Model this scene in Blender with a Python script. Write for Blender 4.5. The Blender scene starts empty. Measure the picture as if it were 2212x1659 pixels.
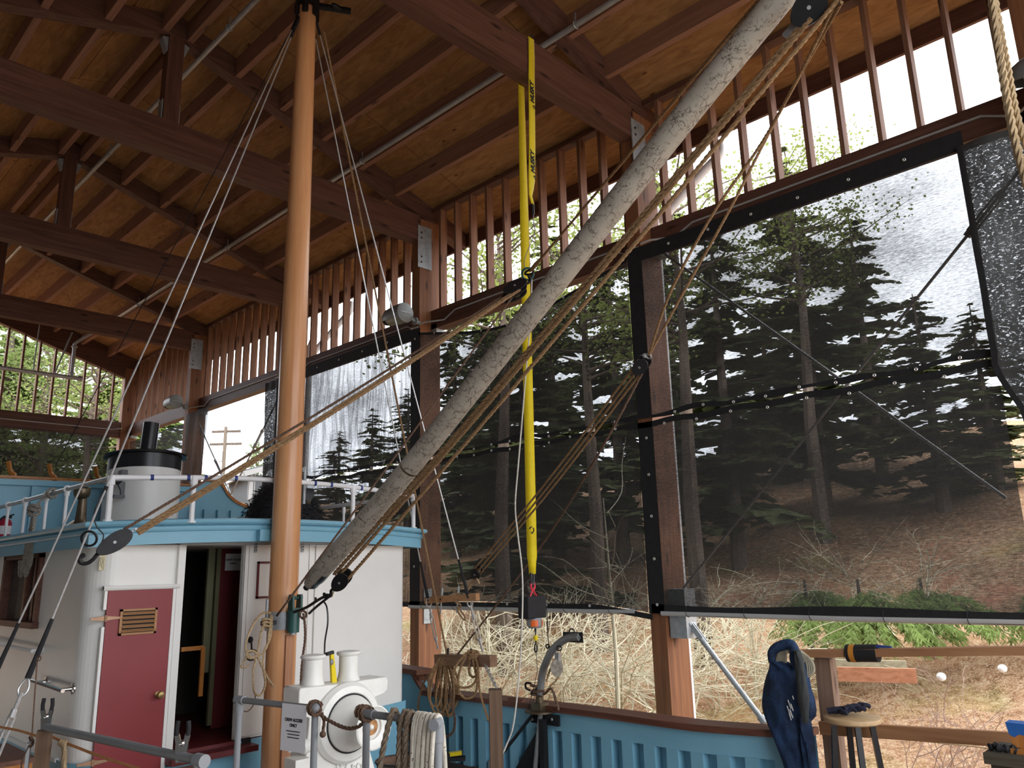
import bpy, bmesh, math, random
from math import pi, sin, cos, tan, radians, sqrt
from mathutils import Vector, Matrix
random.seed(11)
SC = bpy.context.scene
COL = SC.collection
V = Vector

# ------------------------------------------------------------------ camera
FPX = 1692.03                      # focal length in pixels of a 2212 x 1659 frame
YAW, PITCH, ROLL = radians(44.2916), radians(13.273), radians(-1.4522)
EYE = V((0, 0, 1.64))
FW = V((cos(YAW)*cos(PITCH), sin(YAW)*cos(PITCH), sin(PITCH)))
_r = FW.cross(V((0, 0, 1))).normalized(); _u = _r.cross(FW)
RT = cos(ROLL)*_r + sin(ROLL)*_u
UP = -sin(ROLL)*_r + cos(ROLL)*_u
cam = bpy.data.cameras.new('camera'); cam.sensor_width = 36; cam.lens = FPX/2212*36
cam.clip_end = 500; cam.clip_start = 0.05
camo = bpy.data.objects.new('camera', cam); COL.objects.link(camo)
camo.matrix_world = Matrix(((RT.x, UP.x, -FW.x, EYE.x), (RT.y, UP.y, -FW.y, EYE.y), (RT.z, UP.z, -FW.z, EYE.z), (0, 0, 0, 1)))
SC.camera = camo

# ------------------------------------------------------------------ sky and exposure
wd = bpy.data.worlds.new('overcast_sky'); SC.world = wd; wd.use_nodes = True
nt = wd.node_tree; nt.nodes.clear()
o_ = nt.nodes.new('ShaderNodeOutputWorld'); b_ = nt.nodes.new('ShaderNodeBackground')
tc = nt.nodes.new('ShaderNodeTexCoord'); sp = nt.nodes.new('ShaderNodeSeparateXYZ')
cr = nt.nodes.new('ShaderNodeValToRGB')
cr.color_ramp.elements[0].position = 0.0; cr.color_ramp.elements[0].color = (0.84, 0.89, 0.98, 1)
cr.color_ramp.elements[1].position = 0.7; cr.color_ramp.elements[1].color = (0.97, 0.985, 1.0, 1)
nt.links.new(tc.outputs['Generated'], sp.inputs[0]); nt.links.new(sp.outputs['Z'], cr.inputs[0])
nt.links.new(cr.outputs[0], b_.inputs[0]); nt.links.new(b_.outputs[0], o_.inputs[0])
b_.inputs[1].default_value = 2.0
SC.view_settings.view_transform = 'Standard'; SC.view_settings.look = 'None'
SC.view_settings.gamma = 1.0; SC.view_settings.exposure = 1.35
SC.view_settings.use_curve_mapping = False
SC.cycles.max_bounces = 8; SC.cycles.diffuse_bounces = 5; SC.cycles.transparent_max_bounces = 16
SC.cycles.use_denoising = True

# ------------------------------------------------------------------ measuring: a pixel of the photo to a point on a plane of the place
def ray(px, py): return FW + RT*((px-1106)/FPX) - UP*((py-829.5)/FPX)
def PX(px, py, x): d = ray(px, py); return EYE + d*((x-EYE.x)/d.x)
def PY(px, py, y): d = ray(px, py); return EYE + d*((y-EYE.y)/d.y)
def PZ(px, py, z): d = ray(px, py); return EYE + d*((z-EYE.z)/d.z)
def PD(px, py, t): return EYE + ray(px, py)*t

# ------------------------------------------------------------------ mesh building
def cat(pts, n=8, closed=False):
    """smooth curve through the points"""
    pts = [V(p) for p in pts]; out = []
    m = len(pts)
    if m < 3 and not closed: return pts
    for i in range(m if closed else m-1):
        if closed: a, b, c, d = pts[i-1], pts[i], pts[(i+1) % m], pts[(i+2) % m]
        else: a, b, c, d = pts[max(i-1, 0)], pts[i], pts[i+1], pts[min(i+2, m-1)]
        for k in range(n):
            t = k/n
            out.append(0.5*((2*b)+(c-a)*t+(2*a-5*b+4*c-d)*t*t+(3*b-a-3*c+d)*t**3))
    if not closed: out.append(pts[-1])
    return out
def resample(pts, step):
    out = [pts[0]]; acc = 0
    L = sum((pts[i+1]-pts[i]).length for i in range(len(pts)-1))
    n = max(2, int(L/step)); step = L/n; need = step
    for i in range(len(pts)-1):
        a, b = pts[i], pts[i+1]; l = (b-a).length
        while acc + l >= need - 1e-9 and len(out) < n:
            out.append(a.lerp(b, (need-acc)/l if l else 0)); need += step
        acc += l
    out.append(pts[-1]); return out
def frames(pts, closed=False):
    n = len(pts); T = []
    for i in range(n):
        if closed: t = pts[(i+1) % n]-pts[i-1]
        else: t = pts[min(i+1, n-1)]-pts[max(i-1, 0)]
        T.append(t.normalized() if t.length > 1e-12 else V((0, 0, 1)))
    a = V((0, 0, 1)) if abs(T[0].z) < .9 else V((1, 0, 0))
    u = T[0].cross(a).normalized(); out = []
    for i in range(n):
        u = (u - T[i]*u.dot(T[i]))
        u = u.normalized() if u.length > 1e-9 else T[i].orthogonal().normalized()
        out.append((T[i], u, T[i].cross(u)))
    return out
class MB:
    def __init__(s): s.v = []; s.f = []
    def add(s, vs, fs):
        o = len(s.v); s.v += [V(p) for p in vs]; s.f += [tuple(i+o for i in f) for f in fs]; return s
    def box(s, x0, x1, y0, y1, z0, z1):
        return s.add([(x, y, z) for z in (z0, z1) for y in (y0, y1) for x in (x0, x1)],
                     [(0, 2, 3, 1), (4, 5, 7, 6), (0, 1, 5, 4), (2, 6, 7, 3), (0, 4, 6, 2), (1, 3, 7, 5)])
    def bar(s, a, b, w, h, up=(0, 0, 1), w2=None, h2=None):
        a, b = V(a), V(b); t = (b-a).normalized(); up = V(up)
        if abs(t.dot(up)) > .98: up = V((1, 0, 0))
        x = t.cross(up).normalized(); y = x.cross(t); vs = []
        for p, ww, hh in ((a, w, h), (b, w2 or w, h2 or h)):
            vs += [p-x*ww/2-y*hh/2, p+x*ww/2-y*hh/2, p+x*ww/2+y*hh/2, p-x*ww/2+y*hh/2]
        return s.add(vs, [(3, 2, 1, 0), (4, 5, 6, 7), (0, 1, 5, 4), (1, 2, 6, 5), (2, 3, 7, 6), (3, 0, 4, 7)])
    def tube(s, pts, r, n=8, closed=False, cap=True, fl=1.0):
        pts = [V(p) for p in pts]; m = len(pts)
        R = r if isinstance(r, (list, tuple)) else [r]*m
        fr = frames(pts, closed); vs = []
        for p, (t, u, w), q in zip(pts, fr, R):
            vs += [p + u*(q*cos(2*pi*k/n)) + w*(q*fl*sin(2*pi*k/n)) for k in range(n)]
        fs = []
        for i in range(m if closed else m-1):
            j = (i+1) % m
            fs += [(i*n+k, i*n+(k+1) % n, j*n+(k+1) % n, j*n+k) for k in range(n)]
        if cap and not closed: fs += [tuple(range(n-1, -1, -1)), tuple((m-1)*n+k for k in range(n))]
        return s.add(vs, fs)
    def cyl(s, a, b, r, n=16, r2=None): return s.tube([a, b], [r, r if r2 is None else r2], n)
    def ring(s, c, ax, R, r, n=20, m=8, a0=0, a1=2*pi):
        ax = V(ax).normalized(); u = ax.orthogonal().normalized(); w = ax.cross(u); c = V(c)
        full = abs(a1-a0-2*pi) < 1e-6
        pts = [c + u*(R*cos(a0+(a1-a0)*k/n)) + w*(R*sin(a0+(a1-a0)*k/n)) for k in range(n if full else n+1)]
        return s.tube(pts, r, m, closed=full)
    def lathe(s, prof, o=(0, 0, 0), ax=(0, 0, 1), n=24, sx=1.0):
        ax = V(ax).normalized(); u = ax.orthogonal().normalized() if abs(ax.z) < .99 else V((1, 0, 0)); w = ax.cross(u); o = V(o); vs = []
        for r, h in prof: vs += [o + ax*h + u*(r*sx*cos(2*pi*k/n)) + w*(r*sin(2*pi*k/n)) for k in range(n)]
        m = len(prof); fs = [(i*n+k, i*n+(k+1) % n, (i+1)*n+(k+1) % n, (i+1)*n+k) for i in range(m-1) for k in range(n)]
        fs += [tuple(range(n-1, -1, -1)), tuple((m-1)*n+k for k in range(n))]
        return s.add(vs, fs)
    def ball(s, c, r, n=14, m=8):
        c = V(c); r = (r, r, r) if isinstance(r, (int, float)) else r; vs = [c+V((0, 0, -r[2]))]
        for i in range(1, m):
            a = -pi/2+pi*i/m
            vs += [c+V((r[0]*cos(a)*cos(2*pi*k/n), r[1]*cos(a)*sin(2*pi*k/n), r[2]*sin(a))) for k in range(n)]
        vs.append(c+V((0, 0, r[2]))); fs = [(0, 1+(k+1) % n, 1+k) for k in range(n)]
        for i in range(m-2): fs += [(1+i*n+k, 1+i*n+(k+1) % n, 1+(i+1)*n+(k+1) % n, 1+(i+1)*n+k) for k in range(n)]
        L = len(vs)-1; fs += [(L, 1+(m-2)*n+k, 1+(m-2)*n+(k+1) % n) for k in range(n)]
        return s.add(vs, fs)
    def prism(s, poly, d):
        d = V(d); n = len(poly); poly = [V(p) for p in poly]
        return s.add(poly+[p+d for p in poly], [tuple(range(n-1, -1, -1)), tuple(range(n, 2*n))]+[(i, (i+1) % n, n+(i+1) % n, n+i) for i in range(n)])
    def strip(s, A, B):
        n = len(A); return s.add(list(A)+list(B), [(i, i+1, n+i+1, n+i) for i in range(n-1)])
    def grid(s, rows):
        m = len(rows); n = len(rows[0])
        return s.add([p for r in rows for p in r], [(i*n+j, i*n+j+1, (i+1)*n+j+1, (i+1)*n+j) for i in range(m-1) for j in range(n-1)])
    def rope(s, pts, r, pitch=None, n=5, strands=3, smooth=8):
        pts = cat(pts, smooth) if len(pts) > 2 else [V(p) for p in pts]
        pitch = pitch or r*7.5
        pts = resample(pts, pitch/6); fr = frames(pts); sr = r*.56
        for k in range(strands):
            q = []
            for i, (p, (t, u, w)) in enumerate(zip(pts, fr)):
                a = 2*pi*(k/strands + i/6); q.append(p+u*(r*.5*cos(a))+w*(r*.5*sin(a)))
            s.tube(q, sr, n)
        return s
    def build(s, name, mat, parent=None, smooth=35, fix=True, xf=None):
        me = bpy.data.meshes.new(name)
        off = parent_loc(parent)
        vs = [(xf @ p if xf else p) - off for p in s.v]
        me.from_pydata(vs, [], s.f); me.validate()
        if fix and len(s.f) < 60000:
            bm = bmesh.new(); bm.from_mesh(me); bmesh.ops.recalc_face_normals(bm, faces=bm.faces); bm.to_mesh(me); bm.free()
        if smooth:
            me.polygons.foreach_set('use_smooth', [True]*len(me.polygons)); me.set_sharp_from_angle(angle=radians(smooth))
        if mat: me.materials.append(mat)
        o = bpy.data.objects.new(name, me); COL.objects.link(o)
        if parent: o.parent = parent
        return o
def parent_loc(p):
    off = V((0, 0, 0))
    while p is not None: off += p.location; p = p.parent
    return off
def tag(o, label=None, cat=None, group=None, kind=None):
    if label: o['label'] = label
    if cat: o['category'] = cat
    if group: o['group'] = group
    if kind: o['kind'] = kind
    return o
def thing(name, label, cat, loc, group=None):
    o = bpy.data.objects.new(name, None); o.empty_display_size = .1; o.location = V(loc); COL.objects.link(o)
    return tag(o, label, cat, group)
def struct(name, mb, mat, parent=None, smooth=35):
    o = mb.build(name, mat, parent, smooth)
    if not parent: o['kind'] = 'structure'
    return o
def sempty(name, loc):
    o = bpy.data.objects.new(name, None); o.location = V(loc); COL.objects.link(o); o['kind'] = 'structure'; return o
def lettering(text, size, mat, origin, right, up, parent, name='lettering', align='CENTER', depth=.0006, shear=0, bold=0):
    cu = bpy.data.curves.new(name, 'FONT'); cu.body = text; cu.size = size; cu.align_x = align; cu.align_y = 'CENTER'
    cu.extrude = depth; cu.shear = shear; cu.offset = bold
    t = bpy.data.objects.new('tmp', cu); me = bpy.data.meshes.new_from_object(t); me.name = name
    bpy.data.objects.remove(t); bpy.data.curves.remove(cu)
    r, u = V(right).normalized(), V(up).normalized(); n = r.cross(u); off = parent_loc(parent)
    for v in me.vertices: v.co = V(origin)-off + r*v.co.x + u*v.co.y + n*v.co.z
    me.materials.clear(); me.materials.append(mat)
    o = bpy.data.objects.new(name, me); COL.objects.link(o); o.parent = parent; return o

# ------------------------------------------------------------------ materials
class N:
    def __init__(s, name, rough=.6, spec=.4, metal=0):
        s.m = bpy.data.materials.new(name); s.m.use_nodes = True; s.t = s.m.node_tree; s.b = s.t.nodes['Principled BSDF']
        s.b.inputs['Roughness'].default_value = rough; s.b.inputs['Metallic'].default_value = metal
        s.b.inputs['Specular IOR Level'].default_value = spec
    def n(s, k, **kw):
        o = s.t.nodes.new('ShaderNode'+k)
        for a, v in kw.items():
            if hasattr(o, a): setattr(o, a, v)
            else: o.inputs[a].default_value = v
        return o
    def l(s, a, b): s.t.links.new(a, b)
    def coord(s, scale=(1, 1, 1), rot=(0, 0, 0), out='Object'):
        t = s.n('TexCoord'); m = s.n('Mapping'); m.inputs['Scale'].default_value = scale; m.inputs['Rotation'].default_value = rot
        s.l(t.outputs[out], m.inputs[0]); return m.outputs[0]
    def noise(s, vec, scale=1, detail=4, rough=.55, dist=0):
        k = s.n('TexNoise'); k.inputs['Scale'].default_value = scale; k.inputs['Detail'].default_value = detail
        k.inputs['Roughness'].default_value = rough; k.inputs['Distortion'].default_value = dist
        s.l(vec, k.inputs['Vector']); return k.outputs[0]
    def ramp(s, f, stops):
        k = s.n('ValToRGB'); e = k.color_ramp.elements
        while len(e) < len(stops): e.new(.5)
        for i, (p, c) in enumerate(stops):
            e[i].position = p; e[i].color = (*c, 1) if len(c) == 3 else c
        s.l(f, k.inputs[0]); return k.outputs[0]
    def mix(s, f, a, b, mode='MIX'):
        k = s.n('MixRGB'); k.blend_type = mode
        for i, x in ((0, f), (1, a), (2, b)):
            if hasattr(x, 'links') or hasattr(x, 'is_linked'): s.l(x, k.inputs[i])
            else: k.inputs[i].default_value = x if i == 0 else ((*x, 1) if len(x) == 3 else x)
        return k.outputs[0]
    def color(s, c):
        if isinstance(c, (tuple, list)): s.b.inputs['Base Color'].default_value = (*c, 1)
        else: s.l(c, s.b.inputs['Base Color'])
    def bump(s, f, k=.3, d=.01):
        b = s.n('Bump'); b.inputs['Strength'].default_value = k; b.inputs['Distance'].default_value = d
        s.l(f, b.inputs['Height']); s.l(b.outputs[0], s.b.inputs['Normal'])
def plain(name, c, rough=.5, metal=0, var=.12, scale=6, spec=.4, bump=0):
    k = N(name, rough, spec, metal); f = k.noise(k.coord(), scale, 5, .6)
    lo = tuple(x*(1-var) for x in c); hi = tuple(min(1, x*(1+var)) for x in c)
    k.color(k.ramp(f, [(.3, lo), (.7, hi)]))
    if bump: k.bump(k.noise(k.coord(), scale*8, 3), bump)
    return k.m
def wood(name, dark, mid, light, axis='x', rough=.6, knots=True, fine=1.0, spec=.3):
    k = N(name, rough, spec)
    st = {'x': (.7, 14*fine, 14*fine), 'y': (14*fine, .7, 14*fine), 'z': (14*fine, 14*fine, .7)}[axis]
    g = k.noise(k.coord(st), 1.6, 6, .62, .6)
    c = k.ramp(g, [(.25, dark), (.5, mid), (.78, light)])
    if knots:
        st2 = {'x': (1.6, 6, 6), 'y': (6, 1.6, 6), 'z': (6, 6, 1.6)}[axis]
        vo = k.n('TexVoronoi'); vo.inputs['Scale'].default_value = 1.0; k.l(k.coord(st2), vo.inputs['Vector'])
        f = k.ramp(vo.outputs['Distance'], [(.05, (1, 1, 1)), (.16, (0, 0, 0))])
        c = k.mix(f, c, tuple(x*.45 for x in dark))
    k.color(c); k.bump(g, .15, .01)
    return k.m
M = {}
RB = ((.060, .026, .018), (.115, .050, .034), (.17, .082, .056))
for ax in 'xyz': M['timber_'+ax] = wood('red_brown_timber_'+ax, *RB, axis=ax, rough=.55)
M['post'] = wood('post_timber', (.13, .055, .028), (.22, .088, .038), (.31, .14, .065), 'z', .6)
M['purlin'] = wood('purlin_timber', (.20, .095, .058), (.28, .135, .085), (.36, .18, .115), 'y', .7)
M['slat'] = wood('louver_timber', (.12, .052, .030), (.20, .095, .056), (.30, .16, .095), 'z', .7)
def plywood(name, osb=False):
    k = N(name, .75, .25)
    g = k.noise(k.coord((5, 1.1, 5)), 2.2, 6, .65, 1.2)
    c = k.ramp(g, [(.25, (.22, .105, .040)), (.5, (.37, .19, .075)), (.75, (.50, .28, .12))])
    br = k.n('TexBrick'); br.inputs['Scale'].default_value = 1; br.inputs['Mortar Size'].default_value = .006
    br.inputs['Brick Width'].default_value = 1.22; br.inputs['Row Height'].default_value = 2.44
    br.inputs['Color1'].default_value = (.75, .68, .6, 1); br.inputs['Color2'].default_value = (1, 1, 1, 1); br.inputs['Mortar'].default_value = (.35, .3, .25, 1)
    k.l(k.coord(), br.inputs['Vector'])
    c = k.mix(1, c, br.outputs[0], 'MULTIPLY')
    vo = k.n('TexVoronoi'); vo.inputs['Scale'].default_value = 1.5; k.l(k.coord((3, 1.2, 1)), vo.inputs['Vector'])
    c = k.mix(k.ramp(vo.outputs['Distance'], [(.03, (1, 1, 1)), (.09, (0, 0, 0))]), c, (.10, .035, .01))
    k.color(c); return k.m
M['ply'] = plywood('plywood_sheathing')
M['steel'] = plain('galvanised_steel', (.36, .38, .39), .5, .45, .2, 14)
M['pipe'] = plain('grey_steel_pipe', (.42, .42, .42), .4, .5, .15, 10)
M['conduit'] = plain('conduit_grey', (.40, .39, .38), .5, .2, .1, 10)
M['white_paint'] = plain('white_boat_paint', (.83, .82, .78), .32, 0, .035, 2.2)
M['blue'] = plain('pale_blue_paint', (.20, .44, .57), .38, 0, .05, 3)
M['white_pvc'] = plain('white_pvc', (.82, .83, .84), .35, 0, .03, 5)
M['black'] = plain('black_enamel', (.012, .012, .014), .3, 0, .2, 10)
M['black_matte'] = plain('black_matte', (.013, .013, .015), .75, 0, .3, 20)
M['varnish'] = wood('varnished_orange_wood', (.30, .105, .022), (.42, .16, .035), (.52, .22, .06), 'z', .3, False)
M['cap'] = wood('cap_rail_wood', (.07, .026, .016), (.13, .05, .03), (.20, .09, .06), 'y', .45, True)
M['red_paint'] = plain('dark_red_paint', (.255, .034, .038), .42, 0, .06, 3)
M['dark_red'] = plain('oxblood_paint', (.13, .018, .02), .45, 0, .08, 3)
M['brass'] = plain('old_brass', (.33, .24, .10), .35, .8, .25, 14)
M['bronze'] = plain('dark_bronze', (.13, .10, .065), .4, .75, .3, 12)
M['chrome'] = plain('chrome', (.72, .72, .72), .15, 1, .08, 10)
M['tape_blue'] = plain('blue_tape', (.03, .05, .22), .5, 0, .05, 9)
M['glass'] = N('dark_window_glass', .05, .5).m; M['glass'].node_tree.nodes['Principled BSDF'].inputs['Base Color'].default_value = (.05, .05, .05, 1)
M['slatlt'] = wood('light_teak', (.30, .15, .06), (.42, .22, .10), (.52, .30, .15), 'x', .5, False)
M['copperish'] = plain('painted_bronze_hinge', (.42, .25, .15), .45, .3, .15, 12)
def ropemat(name, a, b, sc=60):
    k = N(name, .9, .15); f = k.noise(k.coord(), sc, 4, .7); k.color(k.ramp(f, [(.3, a), (.7, b)])); k.bump(k.noise(k.coord(), sc*4, 2), .4, .004); return k.m
M['rope'] = ropemat('manila_rope', (.20, .115, .055), (.40, .26, .14))
M['rope_lt'] = ropemat('pale_manila_rope', (.34, .24, .13), (.56, .42, .26))
M['rope_dk'] = ropemat('tarred_brown_rope', (.09, .055, .04), (.20, .125, .085))
M['rope_grey'] = ropemat('grey_rope', (.20, .18, .15), (.42, .39, .34))
M['rope_white'] = ropemat('white_braided_rope', (.52, .49, .43), (.78, .75, .68))
M['wire'] = plain('galvanised_wire', (.55, .55, .54), .35, .6, .15, 40)
M['iron'] = plain('black_iron', (.02, .02, .021), .5, .4, .3, 20)
M['green'] = plain('dark_green_paint', (.025, .085, .075), .35, 0, .12, 12)
M['mast'] = wood('varnished_spar', (.56, .245, .095), (.66, .32, .14), (.74, .40, .19), 'z', .28, False, .8, .5)
M['plank'] = wood('planed_fir', (.38, .17, .085), (.48, .23, .125), (.56, .30, .17), 'z', .5, False)
def crackle():
    k = N('crackled_cream_paint', .55, .3)
    base = k.ramp(k.noise(k.coord(), 5, 5, .6), [(.3, (.37, .335, .28)), (.7, (.48, .44, .37))])
    vo = k.n('TexVoronoi'); vo.feature = 'DISTANCE_TO_EDGE'; vo.inputs['Scale'].default_value = 26
    w = k.noise(k.coord(), 22, 3, .6, 1.0); mx = k.mix(.45, k.coord((1, .5, .8)), k.n('TexNoise').outputs['Color'])
    k.l(k.mix(.12, k.coord((1, .55, .75)), w), vo.inputs['Vector'])
    e = k.ramp(vo.outputs['Distance'], [(.0, (1, 1, 1)), (.075, (0, 0, 0))])
    pt = k.ramp(k.noise(k.coord(), 9, 4, .7), [(.40, (0, 0, 0)), (.52, (1, 1, 1))])
    f = k.mix(1, e, pt, 'MULTIPLY'); col = k.mix(f, base, (.07, .05, .035))
    ch = k.ramp(k.noise(k.coord((1, .7, .8)), 30, 3, .75), [(.70, (0, 0, 0)), (.74, (1, 1, 1))])
    k.color(k.mix(ch, col, (.12, .075, .05))); return k.m
M['boom'] = crackle()
M['plankbr'] = wood('brown_oiled_plank', (.14, .075, .045), (.22, .125, .075), (.30, .18, .115), 'y', .55, False)
M['rope_br'] = ropemat('weathered_brown_rope', (.12, .085, .06), (.27, .21, .15))
M['plankbr_z'] = wood('brown_weathered_post', (.085, .05, .032), (.15, .09, .055), (.22, .14, .09), 'z', .7)
M['seatw'] = wood('worn_stool_seat', (.40, .26, .13), (.52, .36, .20), (.60, .44, .27), 'y', .45, False)
M['railw'] = wood('cedar_rail', (.24, .11, .05), (.36, .18, .085), (.45, .25, .13), 'y', .65)
M['railp'] = wood('brown_rail_post', (.16, .095, .065), (.23, .145, .10), (.30, .20, .15), 'z', .75)
M['benchw'] = wood('dirty_bench_wood', (.03, .026, .018), (.065, .055, .038), (.11, .10, .075), 'y', .8)
M['wornblk'] = plain('worn_block_paint', (.30, .27, .22), .7, 0, .5, 30)
k_ = N('flecked_braid', .85, .15); f_ = k_.noise(k_.coord(), 70, 2, .5); g_ = k_.noise(k_.coord(), 14, 3)
c_f = k_.mix(k_.ramp(f_, [(.66, (0, 0, 0)), (.70, (1, 1, 1))]), k_.ramp(g_, [(.3, (.50, .46, .38)), (.7, (.70, .66, .57))]), (.10, .08, .05)); k_.color(c_f); k_.bump(k_.noise(k_.coord(), 160, 2), .3, .003)
M['rope_fleck'] = k_.m
# ------------------------------------------------------------------ the shed
RX = 2.93                                            # ridge line
def zr(x): return 7.58-.31*abs(x-RX)                 # underside of the rafters
def zd(x): return 7.84-.31*abs(x-RX)                 # underside of the roof deck
YK = [.77+3.64*k for k in range(6)]                  # frames along the shed; the last is the end wall
for nm, xa, xb in (('ceiling_right', RX, 7.36), ('ceiling_left', RX, -1.5)):
    m = MB(); n = 2
    m.prism([(xa, -3.2, zd(xa)), (xb, -3.2, zd(xb)), (xb, -3.2, zd(xb)+.035), (xa, -3.2, zd(xa)+.035)], (0, 22.75, 0))
    struct(nm, m, M['ply'], smooth=0)
for k, y in enumerate(YK):
    if k < 5:
        t = sempty('tie_beam', (2.93, y, 6.31))
        MB().box(-.6, 6.41, y-.085, y+.085, 6.12, 6.50).build('beam', M['timber_x'], t, 0)
        p = sempty('king_post', (RX, y, 6.5))
        MB().box(RX-.085, RX+.085, y-.07, y+.07, 6.50, 7.60).build('post', M['timber_z'], p, 0)
        MB().box(RX-.10, RX-.088, y-.05, y+.05, 6.5, 6.75).box(RX+.088, RX+.10, y-.05, y+.05, 6.5, 6.75) \
            .prism([(RX-.15, y-.05, 7.50), (RX-.15, y-.05, 7.51), (RX-.088, y-.05, 7.53), (RX-.088, y-.05, 7.36), (RX-.1, y-.05, 7.36)], (0, .1, 0)) \
            .prism([(RX+.15, y-.05, 7.50), (RX+.15, y-.05, 7.51), (RX+.088, y-.05, 7.53), (RX+.088, y-.05, 7.36), (RX+.1, y-.05, 7.36)], (0, .1, 0)).build('steel_bracket', M['steel'], p, 0)
    for sgn, xe in ((1, 7.27), (-1, -1.4)):
        m = MB(); d = 0 if k < 5 else -.29
        m.prism([(RX, y-.075, zr(RX)+d), (xe, y-.075, zr(xe)+d), (xe, y-.075, zd(xe)-.002), (RX, y-.075, zd(RX)-.002)], (0, .15, 0))
        struct('rafter', m, M['timber_x'], smooth=0)
    # wall post with its steel plates
    p = sempty('wall_post', (6.58, y, 0))
    MB().box(6.40, 6.76, y-.085, y+.085, -.6, zr(6.6)+.01).build('post', M['post'], p, 0)
    if k < 5:
        q = MB().box(6.36, 6.60, y-.099, y-.087, 5.72, 6.10+.24).build('steel_plate', M['steel'], p, 0)
        bm_ = MB()
        for zz in (5.80, 5.88, 6.16, 6.24):
            for xx in (6.42,): bm_.cyl((xx, y-.099, zz), (xx, y-.108, zz), .012, 8)
        bm_.build('bolt', M['black_matte'], q)
    MB().box(6.60, 6.74, y-.20, y-.088, 4.80, 4.93).box(6.60, 6.74, y+.088, y+.2, 4.80, 4.93).build('steel_hanger', M['steel'], p, 0)
    if k in (1, 2): MB().box(6.47, 6.60, y-.099, y-.087, 1.0, 1.42).build('steel_plate', M['steel'], p, 0)
# purlins between the rafters, on both slopes
for k in range(-1, 5):
    ya = YK[k]+.076 if k >= 0 else -3.1
    yb = YK[k+1]-.076 if k >= 0 else YK[0]-.076
    for i in range(6):
        for s in (1, -1):
            if s < 0 and i > 4: continue
            x = RX+s*(.14+.585*i)
            struct('purlin', MB().prism([(x-.035, ya, zr(x)+.03), (x+.035, ya, zr(x)+.03), (x+.035, ya, zd(x)-.002-s*.011), (x-.035, ya, zd(x)-.002+s*.011)], (0, yb-ya, 0)), M['purlin'], smooth=0)
# header, top plate, louvers and fascia, bay by bay
for k in range(-1, 5):
    ya = YK[k]+.086 if k >= 0 else -3.1
    yb = YK[k+1]-.086
    struct('header_beam', MB().box(6.60, 6.755, ya, yb, 4.86, 5.13), M['timber_y'], smooth=0)
    struct('top_plate', MB().box(6.62, 6.74, ya, yb, 6.60, zd(6.74)-.003), M['timber_y'], smooth=0)
    if k < 0: continue
    lv = sempty('wall_right_louver', (6.68, (ya+yb)/2, 5.13))
    n = 11; st = (yb-ya)/n
    for i in range(n):
        yy = ya+st*(i+.5)+random.uniform(-.008, .008); dx = random.uniform(-.004, .004)
        MB().box(6.63+dx, 6.745+dx, yy-.02, yy+.02, 5.13, 6.60).build('slat', M['slat'], lv, 0)
struct('fascia_board', MB().box(7.28, 7.32, -3.2, 19.5, 6.28, zd(7.32)-.003), M['timber_y'], smooth=0)
# end wall: sill beam, slats and the boarded corner
struct('wall_end_sill', MB().box(-.6, 6.39, 18.90, 19.06, 4.80, 5.16), M['timber_x'], smooth=0)
ew = sempty('wall_end_louver', (3, 19, 5.16))
xs = [PY(px, 890+.1*px*.3, 18.97).x for px in (35, 72, 105, 140, 175, 204, 239)]
st = (xs[-1]-xs[0])/6
for i in range(-8, 7):
    x = xs[0]+st*i
    if x < 6.38: MB().box(x-.02, x+.02, 18.95, 19.04, 5.16, zr(x)-.29).build('slat', M['slat'], ew, 0)
# the left side of the shed behind the camera: posts and header like those on the right
for k in range(-1, 6):
    y = YK[0]+3.64*k
    if abs(y-YK[0]) > .1 or True:
        p = sempty('wall_left_post', (-.72, y, 0)); MB().box(-.90, -.54, y-.085, y+.085, -.6, zr(-.7)+.01).build('post', M['timber_z'], p, 0)
struct('wall_left_header', MB().box(-.88, -.74, -3.0, 18.9, 4.86, 5.13), M['timber_y'], smooth=0)
struct('wall_left_light_block', MB().box(-.80, -.76, -3.0, 18.9, 5.13, zd(-.78)-.01), M['slat'], smooth=0)  # unseen boarding added to block light from the left above the header
struct('wall_near_light_block', MB().prism([(-.6, -3.1, 5.5), (6.5, -3.1, 5.5), (6.5, -3.1, zd(6.5)-.01), (RX, -3.1, zd(RX)-.01), (-.6, -3.1, zd(-.6)-.01)], (0, .04, 0)), M['slat'], smooth=0)  # unseen gable added to keep high sky light off the beam faces
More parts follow.
